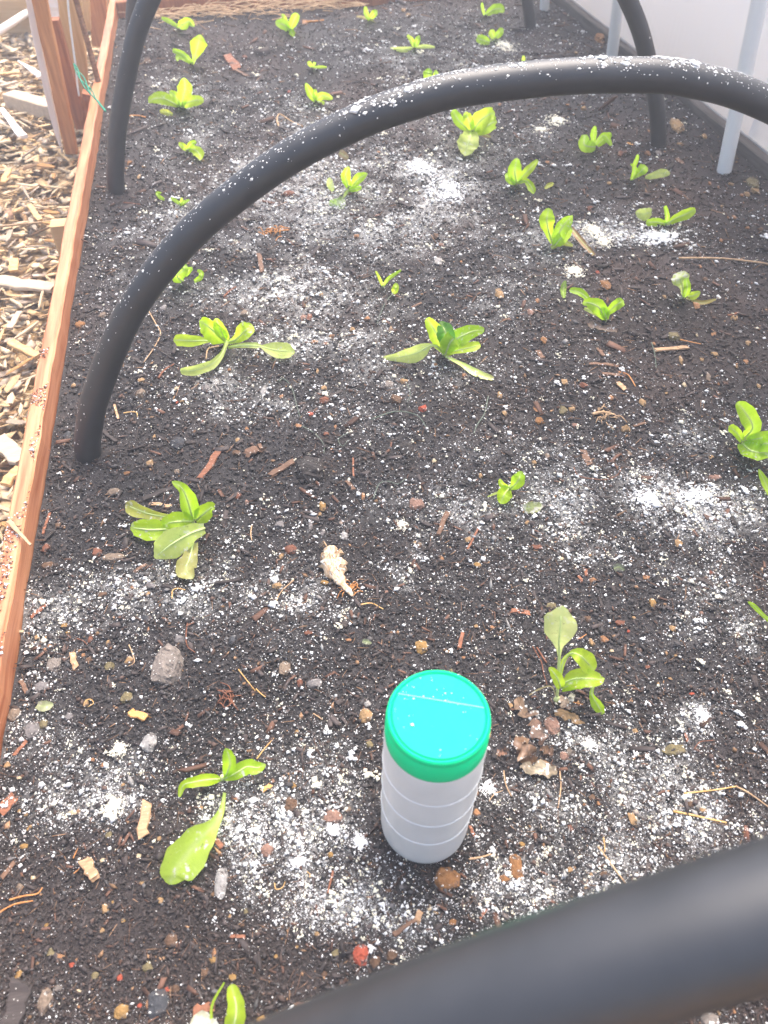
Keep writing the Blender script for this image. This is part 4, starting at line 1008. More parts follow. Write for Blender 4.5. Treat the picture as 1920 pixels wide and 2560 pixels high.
for a_ in [(1050,525,45,20,'olive'),(1115,835,16,16,'cream'),(1515,685,18,16,'orange'),(1530,565,18,14,'tan'),(340,820,24,22,'tan'),(465,840,30,16,'red-brown'),(640,920,20,18,'orange'),(330,1000,30,30,'olive'),(385,985,22,24,'tan'),(155,980,18,32,'orange'),(180,1070,35,25,'amber'),(405,1100,24,14,'pink-brown'),(845,950,22,22,'tan'),(1290,1303,20,12,'tan'),(145,1340,20,14,'tan'),(1270,780,20,30,'taupe'),(1095,675,16,24,'tan'),(600,190,36,30,'amber','orange-brown crumb behind the sprawling seedling'),(1195,325,22,18,'orange'),(165,290,16,14,'orange'),(555,105,14,10,'red'),
           (1455,720,14,10,'tan'),(1310,505,14,12,'orange'),(1310,640,24,14,'tan'),(205,545,24,24,'amber'),(120,365,22,24,'pink-brown'),(1440,405,24,14,'tan'),(1230,670,14,12,'tan'),(740,1120,35,22,'tan'),(760,1285,20,18,'taupe'),(230,1300,16,20,'taupe'),(920,570,12,10,'orange'),(1000,890,10,8,'tan'),(1310,1440,40,16,'pink-brown'),(1340,830,10,10,'orange'),(1600,845,14,14,'tan'),(1195,512,12,12,'cream'),(1480,490,10,10,'light grey'),(345,555,20,14,'light grey'),(1220,70,12,10,'orange'),(1250,155,20,14,'brown'),(990,265,12,14,'tan'),(1300,510,10,10,'orange')]:
    S(T21, *a_)
for a_ in [(910,893,34,24,'taupe'),(1335,862,32,22,'grey'),(1400,825,22,22,'light grey'),(475,840,18,14,'tan'),(915,810,26,14,'tan'),(440,1165,28,26,'slate'),(970,1345,26,20,'tan'),(1145,860,16,12,'cream'),(1530,1280,28,20,'brown'),(740,1530,40,20,'taupe'),(820,1410,24,12,'orange'),(1600,1120,14,10,'orange'),(1150,950,10,10,'red'),(1180,940,14,10,'ochre'),(1485,740,12,12,'orange'),(1000,1170,12,12,'tan'),(1540,1195,14,18,'tan'),(1260,1140,14,12,'brown'),(1150,1220,50,30,'slate'),(1145,1400,18,22,'taupe'),(525,450,34,20,'amber'),(470,1395,14,10,'orange'),(670,385,26,18,'taupe'),(1580,375,30,18,'taupe'),(1545,1555,18,24,'red-brown'),(1060,340,20,20,'grey'),(1600,1600,16,22,'pink-brown')]:
    S(T01, *a_)
for a_ in [(1070,820,40,48,'tan','tan stone right behind the back hoop leg at right'),(880,995,20,20,'orange'),(1085,935,20,14,'tan'),(700,1000,22,20,'red-brown'),(950,995,20,22,'grey-beige'),(1560,1195,38,34,'olive','olive-grey block near the right board'),(1575,1245,30,22,'tan'),(1520,1260,20,16,'tan'),(1490,1265,14,14,'orange'),(415,345,14,12,'tan'),(230,1055,14,12,'orange'),(1245,885,20,18,'tan'),(1420,1195,18,14,'tan'),(1440,1410,14,12,'orange'),(1280,1190,12,12,'orange'),(1400,1410,10,10,'orange'),(1355,1560,12,12,'orange'),(1360,1340,14,10,'tan'),(555,1085,16,14,'brown'),(465,705,20,10,'tan'),(360,680,14,10,'orange'),(630,1190,16,8,'tan'),(890,850,12,10,'orange'),(500,1350,24,14,'red-brown'),(325,980,12,10,'brown'),(1340,1215,10,10,'orange'),(1300,1330,12,10,'brown'),(1610,1490,20,12,'brown'),(1525,1475,14,10,'orange')]:
    S(T20, *a_)
S(T20, 572, 262, 36, 36, 'amber', 'orange brick fragment beside the far white pipe', True, .9)
for a_ in [(955,400,24,22,'brown'),(1585,375,20,14,'red-brown'),(930,1080,10,10,'tan'),(840,1060,20,14,'amber'),(905,1145,14,18,'tan'),(1110,1345,16,14,'light grey'),(1650,1640,18,16,'light grey')]:
    S(T00, *a_)
for a_ in [(215,595,12,14,'red'),(985,100,20,15,'tan'),(955,70,18,12,'tan'),(315,152,22,20,'orange'),(590,345,18,20,'grey'),(795,988,12,8,'orange'),(215,1258,40,16,'red-brown'),(650,1535,20,12,'orange'),(1345,1545,10,10,'orange'),(1200,1590,20,14,'pink-brown'),(1580,680,14,10,'orange'),(1165,1530,20,16,'brown')]:
    S(T10, *a_)

# wood bits
W = wood_bit
W(T02, (850,1298), (948,1348), 56, 'orange', 'bright orange block of wood behind the pale grey stone', .6)
W(T02, (474,930), (488,1010), 38, 'tan', 'short tan chip of wood near the left board', .5)
W(T02, (205,685), (300,600), 28, 'red-brown', 'curved brown bark strip left of the rough grey stone')
W(T02, (95,1575), (170,1490), 26, 'red-brown', 'reddish splinter beside the left board')
W(T02, (135,1100), (180,1175), 30, 'brown', None)
W(T02, (280,140), (325,10), 20, 'red-brown', None)
W(T02, (880,385), (950,340), 26, 'brown', None)
W(T03, (935,450), (958,242), 68, 'tan', 'upright tan block of wood left of the lying spoon-shaped leaf', .6)
W(T03, (560,620), (620,710), 70, 'tan', 'stubby tan lump of wood in the left foreground', .6)
W(T03, (55,1720), (150,1400), 130, 'dark', 'dark bark plank at the bottom left corner', .35)
W(T03, (1490,1088), (1585,1094), 20, 'red-brown', 'thin reddish stick at the lower centre')
W(T03, (10,720), (95,615), 34, 'brown', None)
W(T03, (1260,1575), (1370,1550), 54, 'red-brown', 'rounded brown bark piece beside the torn leaf')
W(T03, (20,280), (95,170), 76, 'red-brown', 'brown bark flake at the left edge', .15)
W(T03, (1385,460), (1440,515), 34, 'red-brown', None)
W(T12, (1240,10), (1180,155), 34, 'brown', 'peeling brown stick in the powder behind the jar', .7)
W(T12, (1338,795), (1312,890), 26, 'red-brown', 'short reddish twig stub behind the green lid', .7)
W(T12, (1440,110), (1372,245), 13, 'red-brown', None, .8)
W(T12, (1610,585), (1690,600), 40, 'dark', None)
W(T12, (565,740), (595,705), 34, 'dark', None)
W(T13, (890,1085), (1035,985), 28, 'brown', 'brown stick in front of the jar', .7)
W(T13, (1035,1000), (1065,930), 44, 'tan', 'broken orange-tan end of wood in front of the jar', .5)
W(T13, (500,670), (466,808), 14, 'red-brown', None, .8)
W(T13, (45,150), (95,110), 30, 'orange', None, .3)
W(T13, (1385,375), (1415,440), 20, 'red-brown', None, .5)
W(T13, (755,520), (815,560), 34, 'dark', None)
W(T13, (760,1055), (900,1060), 22, 'dark', None)
W(T13, (1455,975), (1490,915), 18, 'red-brown', None)
W(T01, (1410,1278), (1297,1448), 44, 'red-brown', 'reddish bark strip right of the arch foot', .3)
W(T01, (672,1145), (755,1213), 24, 'dark', 'dark stick stub right at the arch foot', .8)
W(T01, (935,1580), (1115,1515), 34, 'dark', 'dark stick behind the big lettuce by the board', .6)
W(T01, (742,968), (768,1060), 13, 'tan', None, .6)
W(T01, (860,660), (925,700), 24, 'dark', None)
W(T01, (1600,1290), (1690,1240), 70, 'brown', 'ragged brown bark flake next to the dark clod', .3)
W(T01, (970,1605), (1100,1625), 26, 'tan', None, .3)
W(T01, (400,1340), (500,1420), 18, 'dark', None, .6)
W(T11, (100,1425), (243,1335), 44, 'brown', 'dark bark strip left of the large soil clod', .4)
W(T11, (628,1312), (632,1430), 12, 'red-brown', None, .8)
W(T11, (470,925), (555,875), 26, 'dark', None)
W(T11, (585,1460), (630,1510), 26, 'brown', None)
W(T11, (1010,335), (1070,305), 14, 'brown', None)
W(T11, (20,0), (45,110), 30, 'brown', None, .5)
W(T21, (930,615), (1140,594), 34, 'tan', 'split tan splinter right of the sprawling seedling', .4)
W(T21, (685,825), (730,865), 34, 'tan', None, .2)
W(T21, (165,620), (200,672), 30, 'brown', None)
W(T21, (560,600), (595,655), 24, 'brown', None)
W(T21, (500,698), (690,716), 26, 'brown', None, .3)
W(T21, (585,765), (720,775), 26, 'brown', None, .3)
W(T21, (460,1265), (500,1350), 44, 'brown', None, .15)
W(T21, (1400,385), (1470,370), 14, 'red-brown', None)
W(T21, (790,1105), (890,1075), 18, 'brown', None)
W(T22, (475,370), (480,415), 20, 'red-brown', None)
W(T22, (420,400), (450,450), 18, 'red-brown', None)
W(T22, (0,640), (110,655), 36, 'red-brown', 'maroon bark flake at the foot of the powder field', .2)
W(T22, (1190,430), (1310,480), 24, 'dark', None)
W(T22, (1125,1440), (1135,1490), 18, 'red-brown', None)
W(T23, (10,5), (300,45), 0.1, 'tan', None) if False else None
W(T00, (1478,370), (1545,450), 66, 'red-brown', 'dark red curled bark flake in the far left rows', .2)
W(T00, (1530,460), (1605,500), 22, 'brown', None)
W(T20, (1062,1030), (1105,1065), 30, 'brown', None, .2)
W(T20, (730,925), (780,940), 16, 'orange', None, .3)

# twigs, straws, roots
G = twig
G(T23, [(1045,280),(1200,312),(1390,355)], 17, 'straw', 'straight golden straw at the lower right', 'straw')
G(T23, [(1115,165),(1290,145),(1450,120)], 13, 'straw', 'left length of the bent straw near the right edge', 'straw')
G(T23, [(1450,118),(1540,165),(1680,265)], 13, 'dry', 'right length of the bent straw near the right edge', 'straw')
G(T23, [(558,508),(640,620),(740,752)], 15, 'dry', 'slanting dry straw just above the blurred hoop', 'straw')
G(T23, [(592,450),(600,500),(602,545)], 9, 'straw', None, 'straw')
G(T23, [(310,20),(316,110),(300,250)], 8, 'dry', None)
G(T12, [(680,600),(750,592),(825,630)], 10, 'straw', 'curved tan rootlet in the dark soil behind the jar')
G(T12, [(120,605),(160,520),(245,440)], 11, 'dry', None)
G(T12, [(0,1145),(30,1175),(62,1200)], 8, 'straw', None)
G(T12, [(5,1600),(50,1540),(115,1465)], 9, 'straw', 'straw stalk behind the low wavy seedling')
G(T12, [(370,1305),(410,1330),(430,1345)], 9, 'dry', None)
G(T02, [(1215,715),(1205,800),(1215,870),(1265,910)], 9, 'red_twig', None)
G(T02, [(835,860),(860,920),(870,975),(830,1000)], 8, 'dry', None)
G(T02, [(530,1280),(600,1285),(690,1275),(740,1290)], 8, 'dark_twig', None)
G(T02, [(545,1250),(560,1220),(590,1215),(605,1240),(570,1262)], 8, 'straw', 'curled tan rootlet near the left board')
G(T02, [(1545,1020),(1600,1090),(1655,1160)], 8, 'straw', None)
G(T02, [(1115,560),(1118,510),(1150,495),(1200,505)], 9, 'straw', None)
G(T02, [(1630,90),(1625,140),(1632,185)], 10, 'dry', None)
G(T02, [(500,820),(540,835),(565,860)], 7, 'red_twig', None)
G(T03, [(-20,945),(90,885),(215,860)], 14, 'orange_root', 'lower orange root string at the left edge')
G(T03, [(60,855),(150,830),(240,815),(275,775)], 13, 'orange_root', 'upper orange root string at the left edge')
G(T03, [(470,690),(500,665),(520,645)], 8, 'orange_root', None)
G(T03, [(475,585),(490,550),(505,520)], 8, 'orange_root', None)
G(T13, [(1380,590),(1450,580),(1525,558)], 15, 'dry', 'tan rootlet right of the jar base')
G(T13, [(1605,30),(1620,110),(1655,185)], 8, 'dry', None)
G(T13, [(1510,215),(1545,170),(1600,145)], 7, 'dry', None)
G(T13, [(120,745),(130,785),(170,775),(190,735)], 8, 'straw', None)
G(T13, [(330,670),(350,690),(348,710)], 7, 'straw', None)
G('h', [(390,580),(480,740),(505,860),(545,985)], 13, 'red_twig', 'long red-brown twig beside the tall spoon-leaf seedling')
G('h', [(435,590),(490,680),(538,750)], 22, 'red_twig', 'peeling bark strand beside the tall spoon-leaf seedling')
G('h', [(82,1900),(108,2050),(165,2170)], 11, 'dry', None)
G('h', [(678,1925),(690,2050),(682,2185)], 13, 'dry', None)
G('h', [(870,505),(915,480),(962,448)], 14, 'orange_root', None)
G('h', [(800,1165),(860,1180),(920,1197)], 10, 'orange_root', None)
G(T11, [(150,810),(178,795),(230,850),(268,985),(290,1052)], 7, 'thread', 'grey-green root curving down left of the powder strip')
G(T11, [(300,1102),(380,1150),(438,1220),(440,1282)], 7, 'thread', 'grey-green root running towards the large soil clod')
G(T11, [(745,1060),(900,1022),(1040,1045),(1108,1115)], 8, 'thread', 'arched grey-green root in the middle of the bed', hump=.004)
G(T11, [(1505,910),(1480,1020),(1435,1090),(1410,1150)], 9, 'thread', 'grey-green root right of the arched one')
G(T11, [(760,1575),(800,1475),(860,1462),(920,1476),(972,1440)], 8, 'thread', 'hooked grey-green root in the dark middle ground')
G(T11, [(610,1140),(535,1185),(560,1232),(600,1190)], 6, 'thread', None)
G(T11, [(960,790),(998,885),(980,950)], 6, 'thread', None)
G(T11, [(890,240),(840,300),(800,390),(785,440)], 7, 'thread', None)
G(T21, [(1080,14),(1280,14),(1450,24),(1680,52)], 15, 'dry', 'long pale twig reaching in from the right edge', lift=.003)
G(T21, [(1090,542),(1150,555),(1225,570)], 9, 'orange_root', None)
G(T21, [(690,752),(745,765),(775,800),(800,845)], 9, 'orange_root', None)
G(T21, [(400,1370),(440,1428),(600,1450),(680,1420),(712,1368)], 7, 'red_twig', 'fine reddish root loop in the speckled soil')
G(T21, [(520,1025),(590,1012),(665,1030)], 22, 'dry', 'frayed tan root mass behind the lone three-leaf seedling')
G(T21, [(590,1000),(610,1020),(600,1060)], 10, 'dry', None)
G(T21, [(905,560),(925,640),(935,725)], 7, 'thread', None)
G(T01, [(965,360),(1005,430),(1040,500),(1000,590),(930,690)], 9, 'dry', 'bent dry twig right of the arch leg')
G(T01, [(1025,792),(1065,740),(1130,700)], 15, 'red_twig', 'red-brown twig left of the large lettuce')
G(T01, [(800,1018),(850,1010),(885,1015),(890,1045)], 8, 'straw', None)
G(T01, [(1450,265),(1490,225),(1530,200)], 14, 'red_twig', None)
G(T01, [(1420,585),(1350,602),(1335,670)], 12, 'dry', None)
G(T10, [(150,835),(138,790),(152,758),(200,785),(245,805),(305,822)], 11, 'dry', 'curled dry stalk just left of the arch', hump=.006)
G(T10, [(320,148),(370,140),(440,130)], 14, 'orange_root', 'brown root beside the far four-leaf seedling')
G(T00, [(800,760),(870,750),(945,760)], 12, 'orange_root', None)
G(T00, [(800,1312),(860,1318),(910,1325)], 9, 'red_twig', None)
G(T20, [(60,335),(150,345),(300,342)], 10, 'dark_twig', None)
G(T22, [(1180,1535),(1220,1490),(1300,1480)], 8, 'red_twig', None)

# dead leaves right of the jar
D_ = lambda sts, label, col, seed, mat='litter', **k: fallen('h', sts, label, col, mat, seed=seed, name='dead_leaf', **{'cup': .04, 'ruffle': .16, **k})
D_([(625,1300,.2,20),(740,1300,.7,44),(840,1350,.6,44),(935,1390,.2,14)], 'tan dead leaf pointing right below the tall spoon-leaf seedling', (.36,.22,.10), 60)
D_([(400,1340,.2,50),(440,1440,.7,70),(490,1550,.6,60),(470,1610,.2,26)], 'mottled brown dead leaf beside the reddish chip', (.17,.10,.07), 61)
D_([(215,1130,.2,36),(270,1220,.6,55),(320,1310,.4,40),(440,1290,.5,22)], 'curled tan dead leaf between the jar and the seedling', (.25,.16,.10), 62)
D_([(300,1540,.2,50),(270,1620,1.0,80),(340,1700,1.2,110),(410,1780,.3,50)], 'crumpled brown dead leaf right of the jar', (.20,.115,.07), 63, ruffle=.4)
D_([(650,1925,.2,14),(560,1880,.7,62),(420,1880,.8,62),(290,1860,.4,45)], 'flat grey-tan dead leaf with a stalk right of the jar', (.29,.23,.155), 64)
D_([(470,1660,.2,20),(540,1690,.6,50),(590,1720,.3,26)], 'small brown dead leaf fragment behind the flat grey-tan one', (.28,.16,.10), 65)
D_([(10,1690,.2,24),(70,1710,.5,30),(110,1720,.2,14)], 'narrow reddish dead leaf touching the jar side', (.34,.18,.12), 66)
D_([(760,1660,.2,26),(800,1700,.5,36),(835,1725,.2,16)], 'small grey dead leaf right of the crumpled one', (.22,.17,.14), 67)
D_([(690,1100,.2,30),(730,1160,.6,50),(770,1225,.3,30)], 'brown papery leaf at the foot of the tall spoon-leaf seedling', (.28,.20,.15), 68)
D_([(800,1080,.2,20),(815,1120,.6,34),(780,1150,.3,20)], 'grey papery scrap at the foot of the tall spoon-leaf seedling', (.34,.32,.27), 69)
S('h', 600, 1425, 84, 92, 'pink-brown', 'reddish-brown square chip among the dead leaves', True, .45)
S('h', 730, 1748, 52, 44, 'pink-brown', None, True)
fallen(T02, [(240,1250,.2,18),(285,1258,.5,32),(330,1250,.3,18)], 'pale green leaf scrap near the left board', (.55,.58,.34), 'leaf_p', seed=70)
fallen(T12, [(690,835,.2,10),(715,840,.4,16),(742,848,.2,8)], 'pale green leaf scrap in the dark soil behind the jar', (.42,.46,.30), 'leaf', seed=71)
fallen(T22, [(660,370,.2,16),(690,355,.4,22),(720,372,.2,12)], 'grey-green leaf scrap in the powder field', (.28,.30,.22), 'leaf', seed=72)

# dry papery bulb with its root
pz = ground_at(*tile(T12, 490, 310))
bpts = [tile(T12, *q) for q in ((470, 215), (485, 260), (500, 320), (520, 390), (560, 455), (605, 505), (625, 535))]
br = [26, 58, 76, 52, 24, 17, 9]
bp = [at_z(*q, pz + .006) for q in bpts]
rad = [r_ / ZS * depth_of(p) / F_PX for r_, p in zip(br, bp)]
spb = spline([(*p, r_) for p, r_ in zip(bp, rad)], 26)
root = empty('dry_bulb', bp[2], 'dry papery bulb with a brown root lying on the soil', 'bulb')
V, Fc = tube([Vector(q[:3]) for q in spb], [max(q[3], .0008) * (1 + .16 * sin(i * 1.7)) for i, q in enumerate(spb)], 14, jitter=.6, rnd=random.Random(4))
M['bulb'] = mat_noise('papery_skin', (0.34, 0.20, 0.10), (0.66, 0.54, 0.40), 160, 0.7, 0.3, stretch=(3, 1, 3), bstr=0.8, bdist=.002, speck=(220, .58, (.78, .77, .72)))
for v in V: v.z = pz + (v.z - pz) * .55
part('skin', pymesh('skin', V, Fc, True), M['bulb'], root)
rs = random.Random(9)
for i in range(14):
    q0 = Vector(spb[rs.randrange(3, 12)][:3]); a_ = rs.uniform(0, 6.28)
    path = [q0 + Vector((cos(a_) * .006, sin(a_) * .006, .003)), q0 + Vector((cos(a_) * .010, sin(a_) * .012, .004)), q0 + Vector((cos(a_ + .4) * .014, sin(a_ + .4) * .018, -.004))]
    V, Fc = tube(path, [.0007, .0005, .0003], 5)
    part('fibre', pymesh('fibre', V, Fc, True), M['dry'], root)
# brown rootlets around its tip and two fibrous root tufts
def tuft(t, x_, y_, spread, nfib, mat, label, seed):
    rs = random.Random(seed)
    px, py = tile(t, x_, y_); z_ = ground_at(px, py); p = at_z(px, py, z_)
    R = spread / tscale(t) * depth_of(p) / F_PX
    V, Fc = [], []
    for i in range(nfib):
        a_ = rs.uniform(0, 6.28); l_ = R * rs.uniform(.4, 1.3)
        s0 = Vector((rs.gauss(0, R * .4), rs.gauss(0, R * .4), .001)); 
        path = [s0, s0 + Vector((cos(a_) * l_ * .5, sin(a_) * l_ * .5, R * rs.uniform(.1, .4))), s0 + Vector((cos(a_ + rs.uniform(-.8, .8)) * l_, sin(a_ + rs.uniform(-.8, .8)) * l_, 0))]
        v, f = tube([Vector(q) for q in spline([tuple(q) for q in path], 6)], .0004 + R * .018, 4)
        o_ = len(V); V += v; Fc += [tuple(k + o_ for k in q) for q in f]
    o = link('root_tuft', pymesh('root_tuft', V, Fc, True), M[mat]); o.location = p
    return tag(o, label, 'root tuft')
tuft(T12, 610, 500, 60, 22, 'orange_root', 'brown root tuft at the tip of the dry bulb', 1)
tuft(T02, 1470, 1210, 70, 22, 'red_twig', 'reddish root tuft right of the rough grey stone', 2)
tuft(T21, 600, 1040, 70, 16, 'dry', 'frayed tan roots behind the lone three-leaf seedling', 3)
tuft(T10, 120, 1510, 90, 16, 'orange_root', 'rusty root tuft inside the arch at left', 4)

for lab, lst in used.items():
    if len(lst) > 1:
        for o, g in lst: o["group"] = g
        for o, g in lst: o["group"] = lab

# white heaps of powder that stand out on their own
def heap(t, x_, y_, rx, ry, label, seed, cream=False):
    px, py = tile(t, x_, y_); z_ = ground_at(px, py); p = at_z(px, py, z_); dpt = depth_of(p)
    e = math.atan2(CAM_H, hypot(p.x, p.y))
    a_ = rx / tscale(t) * dpt / F_PX; b_ = ry / tscale(t) * dpt / F_PX / sin(e)
    r = np.random.default_rng(seed); n_ = 620
    u = r.normal(0, .62, (n_, 2)); u = u * (.55 + .9 * vnoise(u[:, :1] * 3 + seed, u[:, 1:] * 3)); rr_ = np.hypot(u[:, 0], u[:, 1])
    hh = np.clip(1 - rr_, 0, 1) * min(a_, b_) * .22 + .0012
    wx, wy = u[:, 0] * a_, u[:, 1] * b_
    s_ = np.clip(min(a_, b_) * np.exp(r.normal(-2.5, .5, n_)), .0005, .003)
    pos = np.stack([wx, wy, hh], 1)
    v_ = r.uniform(.7, .84, n_)
    c_ = np.stack([v_, v_ * (.95 if cream else 1), v_ * (.78 if cream else .985)], 1)
    q = bits(pos, np.stack([s_, s_, s_ * .6], 1), euler_mats(r.normal(0, .3, n_), r.normal(0, .3, n_), r.uniform(0, 6, n_)), c_, jit=.45)
    o = link('powder_heap', np_mesh('powder_heap', *q), M['powder']); o.location = p
    tag(o, label, 'powder heap', 'heaps of white powder', 'stuff')
heap(T10, 1065, 1090, 70, 34, 'small bright white powder heap under the crest of the arch', 1)
heap(T10, 1235, 1235, 80, 60, 'loose white powder heap in front of the bright one', 2)
heap(T20, 295, 790, 52, 22, 'cream powder heap behind the bushy plant, by the shaded seedling', 3, True)
heap(T20, 185, 845, 36, 16, 'low cream powder smear left of the cream heap', 4, True)
heap(T20, 590, 1570, 40, 24, 'cream powder heap right of the withered brown leaf', 5, True)
heap(T20, 960, 1545, 130, 34, 'long white powder spill below the three-leaf seedling', 6)
heap(T20, 530, 1500, 50, 36, 'powder heap between the upright seedling and the long spill', 7, True)
heap(T13, 675, 480, 34, 34, 'round white powder lump left of the jar', 8)
heap(T13, 495, 390, 30, 34, 'white powder lump left of the jar, behind the round lump', 9)
heap(T13, 275, 610, 40, 20, 'oblong white powder lump far left of the jar', 10)
heap('h', 995, 1625, 42, 42, 'round white powder lump right of the dead leaves', 11)
heap(T21, 880, 1580, 70, 40, 'white powder heap right of the pale yellow leaf', 12)
heap(T21, 1190, 1560, 90, 40, 'wide white powder heap at the right', 13)
heap(T13, 1510, 125, 40, 34, 'white powder lump touching the jar shadow at right', 14)
heap(T21, 400, 105, 48, 26, 'cream powder heap behind the sprawling seedling', 15, True)
heap(T10, 1610, 300, 45, 24, 'cream powder clump beside the low three-leaf seedling', 16, True)
heap(T22, 1240, 1330, 34, 44, 'white powder clump far right of the tall spoon-leaf seedling', 17)
heap(T03, 735, 255, 46, 46, 'cream powder heap left of the upright block of wood', 18, True)
heap(T02, 775, 1535, 40, 34, 'cream powder clump below the pale grey angular stone', 19, True)
heap(T12, 945, 85, 28, 26, 'round cream powder clump behind the dry bulb', 20, True)

# dry grass and straw at the far end of the bed
V, Fc = [], []
rs = random.Random(21)
for i in range(240):
    x_ = rs.uniform(-.22, .42) if i < 760 else rs.uniform(.4, .95); y_ = BY1 - abs(rs.gauss(0, .03 if x_ > .3 else .05)) - .005
    l_ = rs.uniform(.03, .11); a_ = rs.gauss(0, .7); z_ = float(hgt(x_, y_)) + rs.uniform(.002, .022)
    d_ = Vector((cos(a_), sin(a_) * .6, rs.gauss(0, .12))) * l_
    p = Vector((x_, y_, z_))
    path = [p - d_ * .5, p + Vector((0, 0, rs.uniform(0, .006))), p + d_ * .5]
    for q in path: q.y = min(q.y, BY1 - .002); q.z = max(q.z, .0)
    v, f = tube(path, rs.uniform(.0006, .0013), 4)
    o_ = len(V); V += v; Fc += [tuple(k + o_ for k in q) for q in f]
tag(link('dry_grass', pymesh('dry_grass', V, Fc), M['dry']), 'dry straw strewn along the far end board', 'straw', kind='stuff')

# ------------------------------------------------------------------ outside the bed, left: wood chips, stakes, timber
n = 24000
x = BX0 - .022 - 1.0 * RNG.random(n); y = RNG.uniform(.1, 3.6, n)
dist = np.hypot(x, y)
lng = np.exp(RNG.normal(-4.55, .5, n)); wid = lng * RNG.uniform(.12, .5, n); thk = np.minimum(wid, .006) * RNG.uniform(.10, .28, n)
lay = RNG.random(n)
pos = np.stack([x, y, MULCH_Z - .026 + .026 * lay], 1)
rot = euler_mats(RNG.normal(0, .24, n), RNG.normal(0, .2, n), RNG.uniform(0, 2 * pi, n))
pal = np.array([(.62, .45, .27), (.56, .38, .20), (.47, .37, .28), (.68, .53, .35), (.38, .23, .12), (.38, .30, .23), (.24, .15, .10)])
colr = pal[RNG.choice(7, n, p=[.26, .2, .14, .2, .09, .07, .04])] * RNG.uniform(.8, 1.1, (n, 1)) 
a = bits(pos, np.stack([lng, wid, thk], 1) * .9, rot, colr, BOX_V, BOX_F, .45)
tag(link('wood_chips', np_mesh('wood_chips', *a), M['mulch']), 'thick layer of tan wood chips outside the cedar board', 'mulch', kind='stuff')

def chip_template(seed, sides):
    rs = random.Random(seed)
    n_ = sides; prof = []
    for i in range(n_):
        an = 2 * pi * i / n_ + rs.uniform(-.25, .25)
        prof.append((cos(an) * rs.uniform(.8, 1.1), sin(an) * rs.uniform(.25, .5)))
    V = [(a_, b_, -.07 + rs.uniform(-.03, .03)) for a_, b_ in prof] + [(a_ * rs.uniform(.86, .97), b_ * rs.uniform(.8, .97), .08 + rs.uniform(-.035, .035)) for a_, b_ in prof]
    Fc = [tuple(range(n_ - 1, -1, -1)), tuple(range(n_, 2 * n_))] + [(i, (i + 1) % n_, n_ + (i + 1) % n_, n_ + i) for i in range(n_)]
    return pymesh('wood_chip', V, Fc)
CT = {}
for k in CHIP:
    CT[k] = [chip_template(40 + i, 5 + i % 4) for i in range(6)]
    for me in CT[k]: me.materials.append(CM[k])
rs = random.Random(77)
spots = []
tries = 0
while len(spots) < 230 and tries < 20000:
    tries += 1
    px, py = rs.uniform(-20, 300), rs.uniform(60, 1500)
    p = at_z(px, py, MULCH_Z + .004)
    if p.x > BX0 - .045: continue
    l_ = rs.uniform(.011, .028)
    if any((p.x - q[0]) ** 2 + (p.y - q[1]) ** 2 < (l_ * .75 + q[2] * .6) ** 2 for q in spots): continue
    spots.append((p.x, p.y, l_))
for i, (x_, y_, l_) in enumerate(spots):
    ck = rs.choices(list(CHIP), [.34, .3, .16, .13, .07])[0]
    o = bpy.data.objects.new('wood_chip', CT[ck][rs.randrange(6)]); COL.objects.link(o)
    asp = rs.choice((.28, .55, .95)); form = {.28: 'sliver', .55: 'chip', .95: 'flake'}[asp]
    o.location = (x_, y_, MULCH_Z + rs.uniform(.003, .011)); o.scale = (l_ * (1.35 if asp < .4 else 1), l_ * asp * rs.uniform(.9, 1.15), l_ * rs.uniform(.45, .9))
    o.rotation_euler = (rs.gauss(0, .18), rs.gauss(0, .16), rs.uniform(0, 6.28))
    zone = 'near the grey plank and stakes' if y_ > 1.5 else ('beside the middle of the cedar board' if y_ > 1.0 else 'left of the nearest cedar board stretch')
    tag(o, f'{ck} wood {form} {zone}', 'wood chip', f'{ck} wood {form}s {zone}')

def slab(t, p0, p1, w_, th, mat, label, name='wood_chip', z=MULCH_Z + .010, cat='wood chip', tilt=0.0, taper=(.8, .7)):
    a_ = at_z(*tile(t, *p0), z); b_ = at_z(*tile(t, *p1), z + tilt)
    w = w_ / tscale(t) * depth_of(a_) / F_PX * 1.15
    rs_ = random.Random(int(p0[0] + p1[1]))
    V, Fc = box_between(a_, b_, w, th, (b_ - a_).cross(Vector((0, 0, 1))), 7, w * .04, rs_, taper, .2)
    c = (a_ + b_) / 2
    o = link(name, pymesh(name, [v - c for v in V], Fc), M[mat]); o.location = c
    return tag(o, label, cat)
slab(T01, (-40,160), (350,205), 100, .009, 'greyplank', 'long flat slab of wood lying across the mulch', taper=(1, .8))
slab(T01, (70,560), (245,650), 62, .008, 'pine', 'squared pale chip in the mulch left of the board')
slab(T01, (30,1480), (125,1370), 80, .008, 'pine', 'broad tan chip at the left edge beside the near board')
slab(T01, (-10,1180), (140,1330), 130, .010, 'greyplank', 'large grey-brown chip at the left edge')
slab(T01, (60,470), (130,360), 46, .006, 'greyplank', 'grey chip standing out among the tan mulch')
slab(T01, (90,20), (85,100), 66, .007, 'pine', 'short pale block behind the long flat slab')
slab(T00, (10,705), (150,890), 46, .008, 'whitish', 'long bleached chip pointing at the stakes', taper=(.6, 1))
slab(T00, (115,390), (280,500), 40, .006, 'whitish', 'pale wedge of wood behind the grey plank', z=MULCH_Z + .02, taper=(.15, 1.3))
slab(T00, (-20,1470), (345,1432), 14, .006, 'dry', 'long thin stick across the mulch', taper=(.8, .5))
slab(T00, (0,480), (130,470), 40, .009, 'pine', 'rounded pale chip at the upper left edge')
slab(T00, (0,560), (110,530), 30, .008, 'greyplank', 'grey-tan chip behind the grey plank')
slab(T00, (60,1100), (20,1180), 44, .007, 'pine', 'tan chip at the left edge below the stakes')
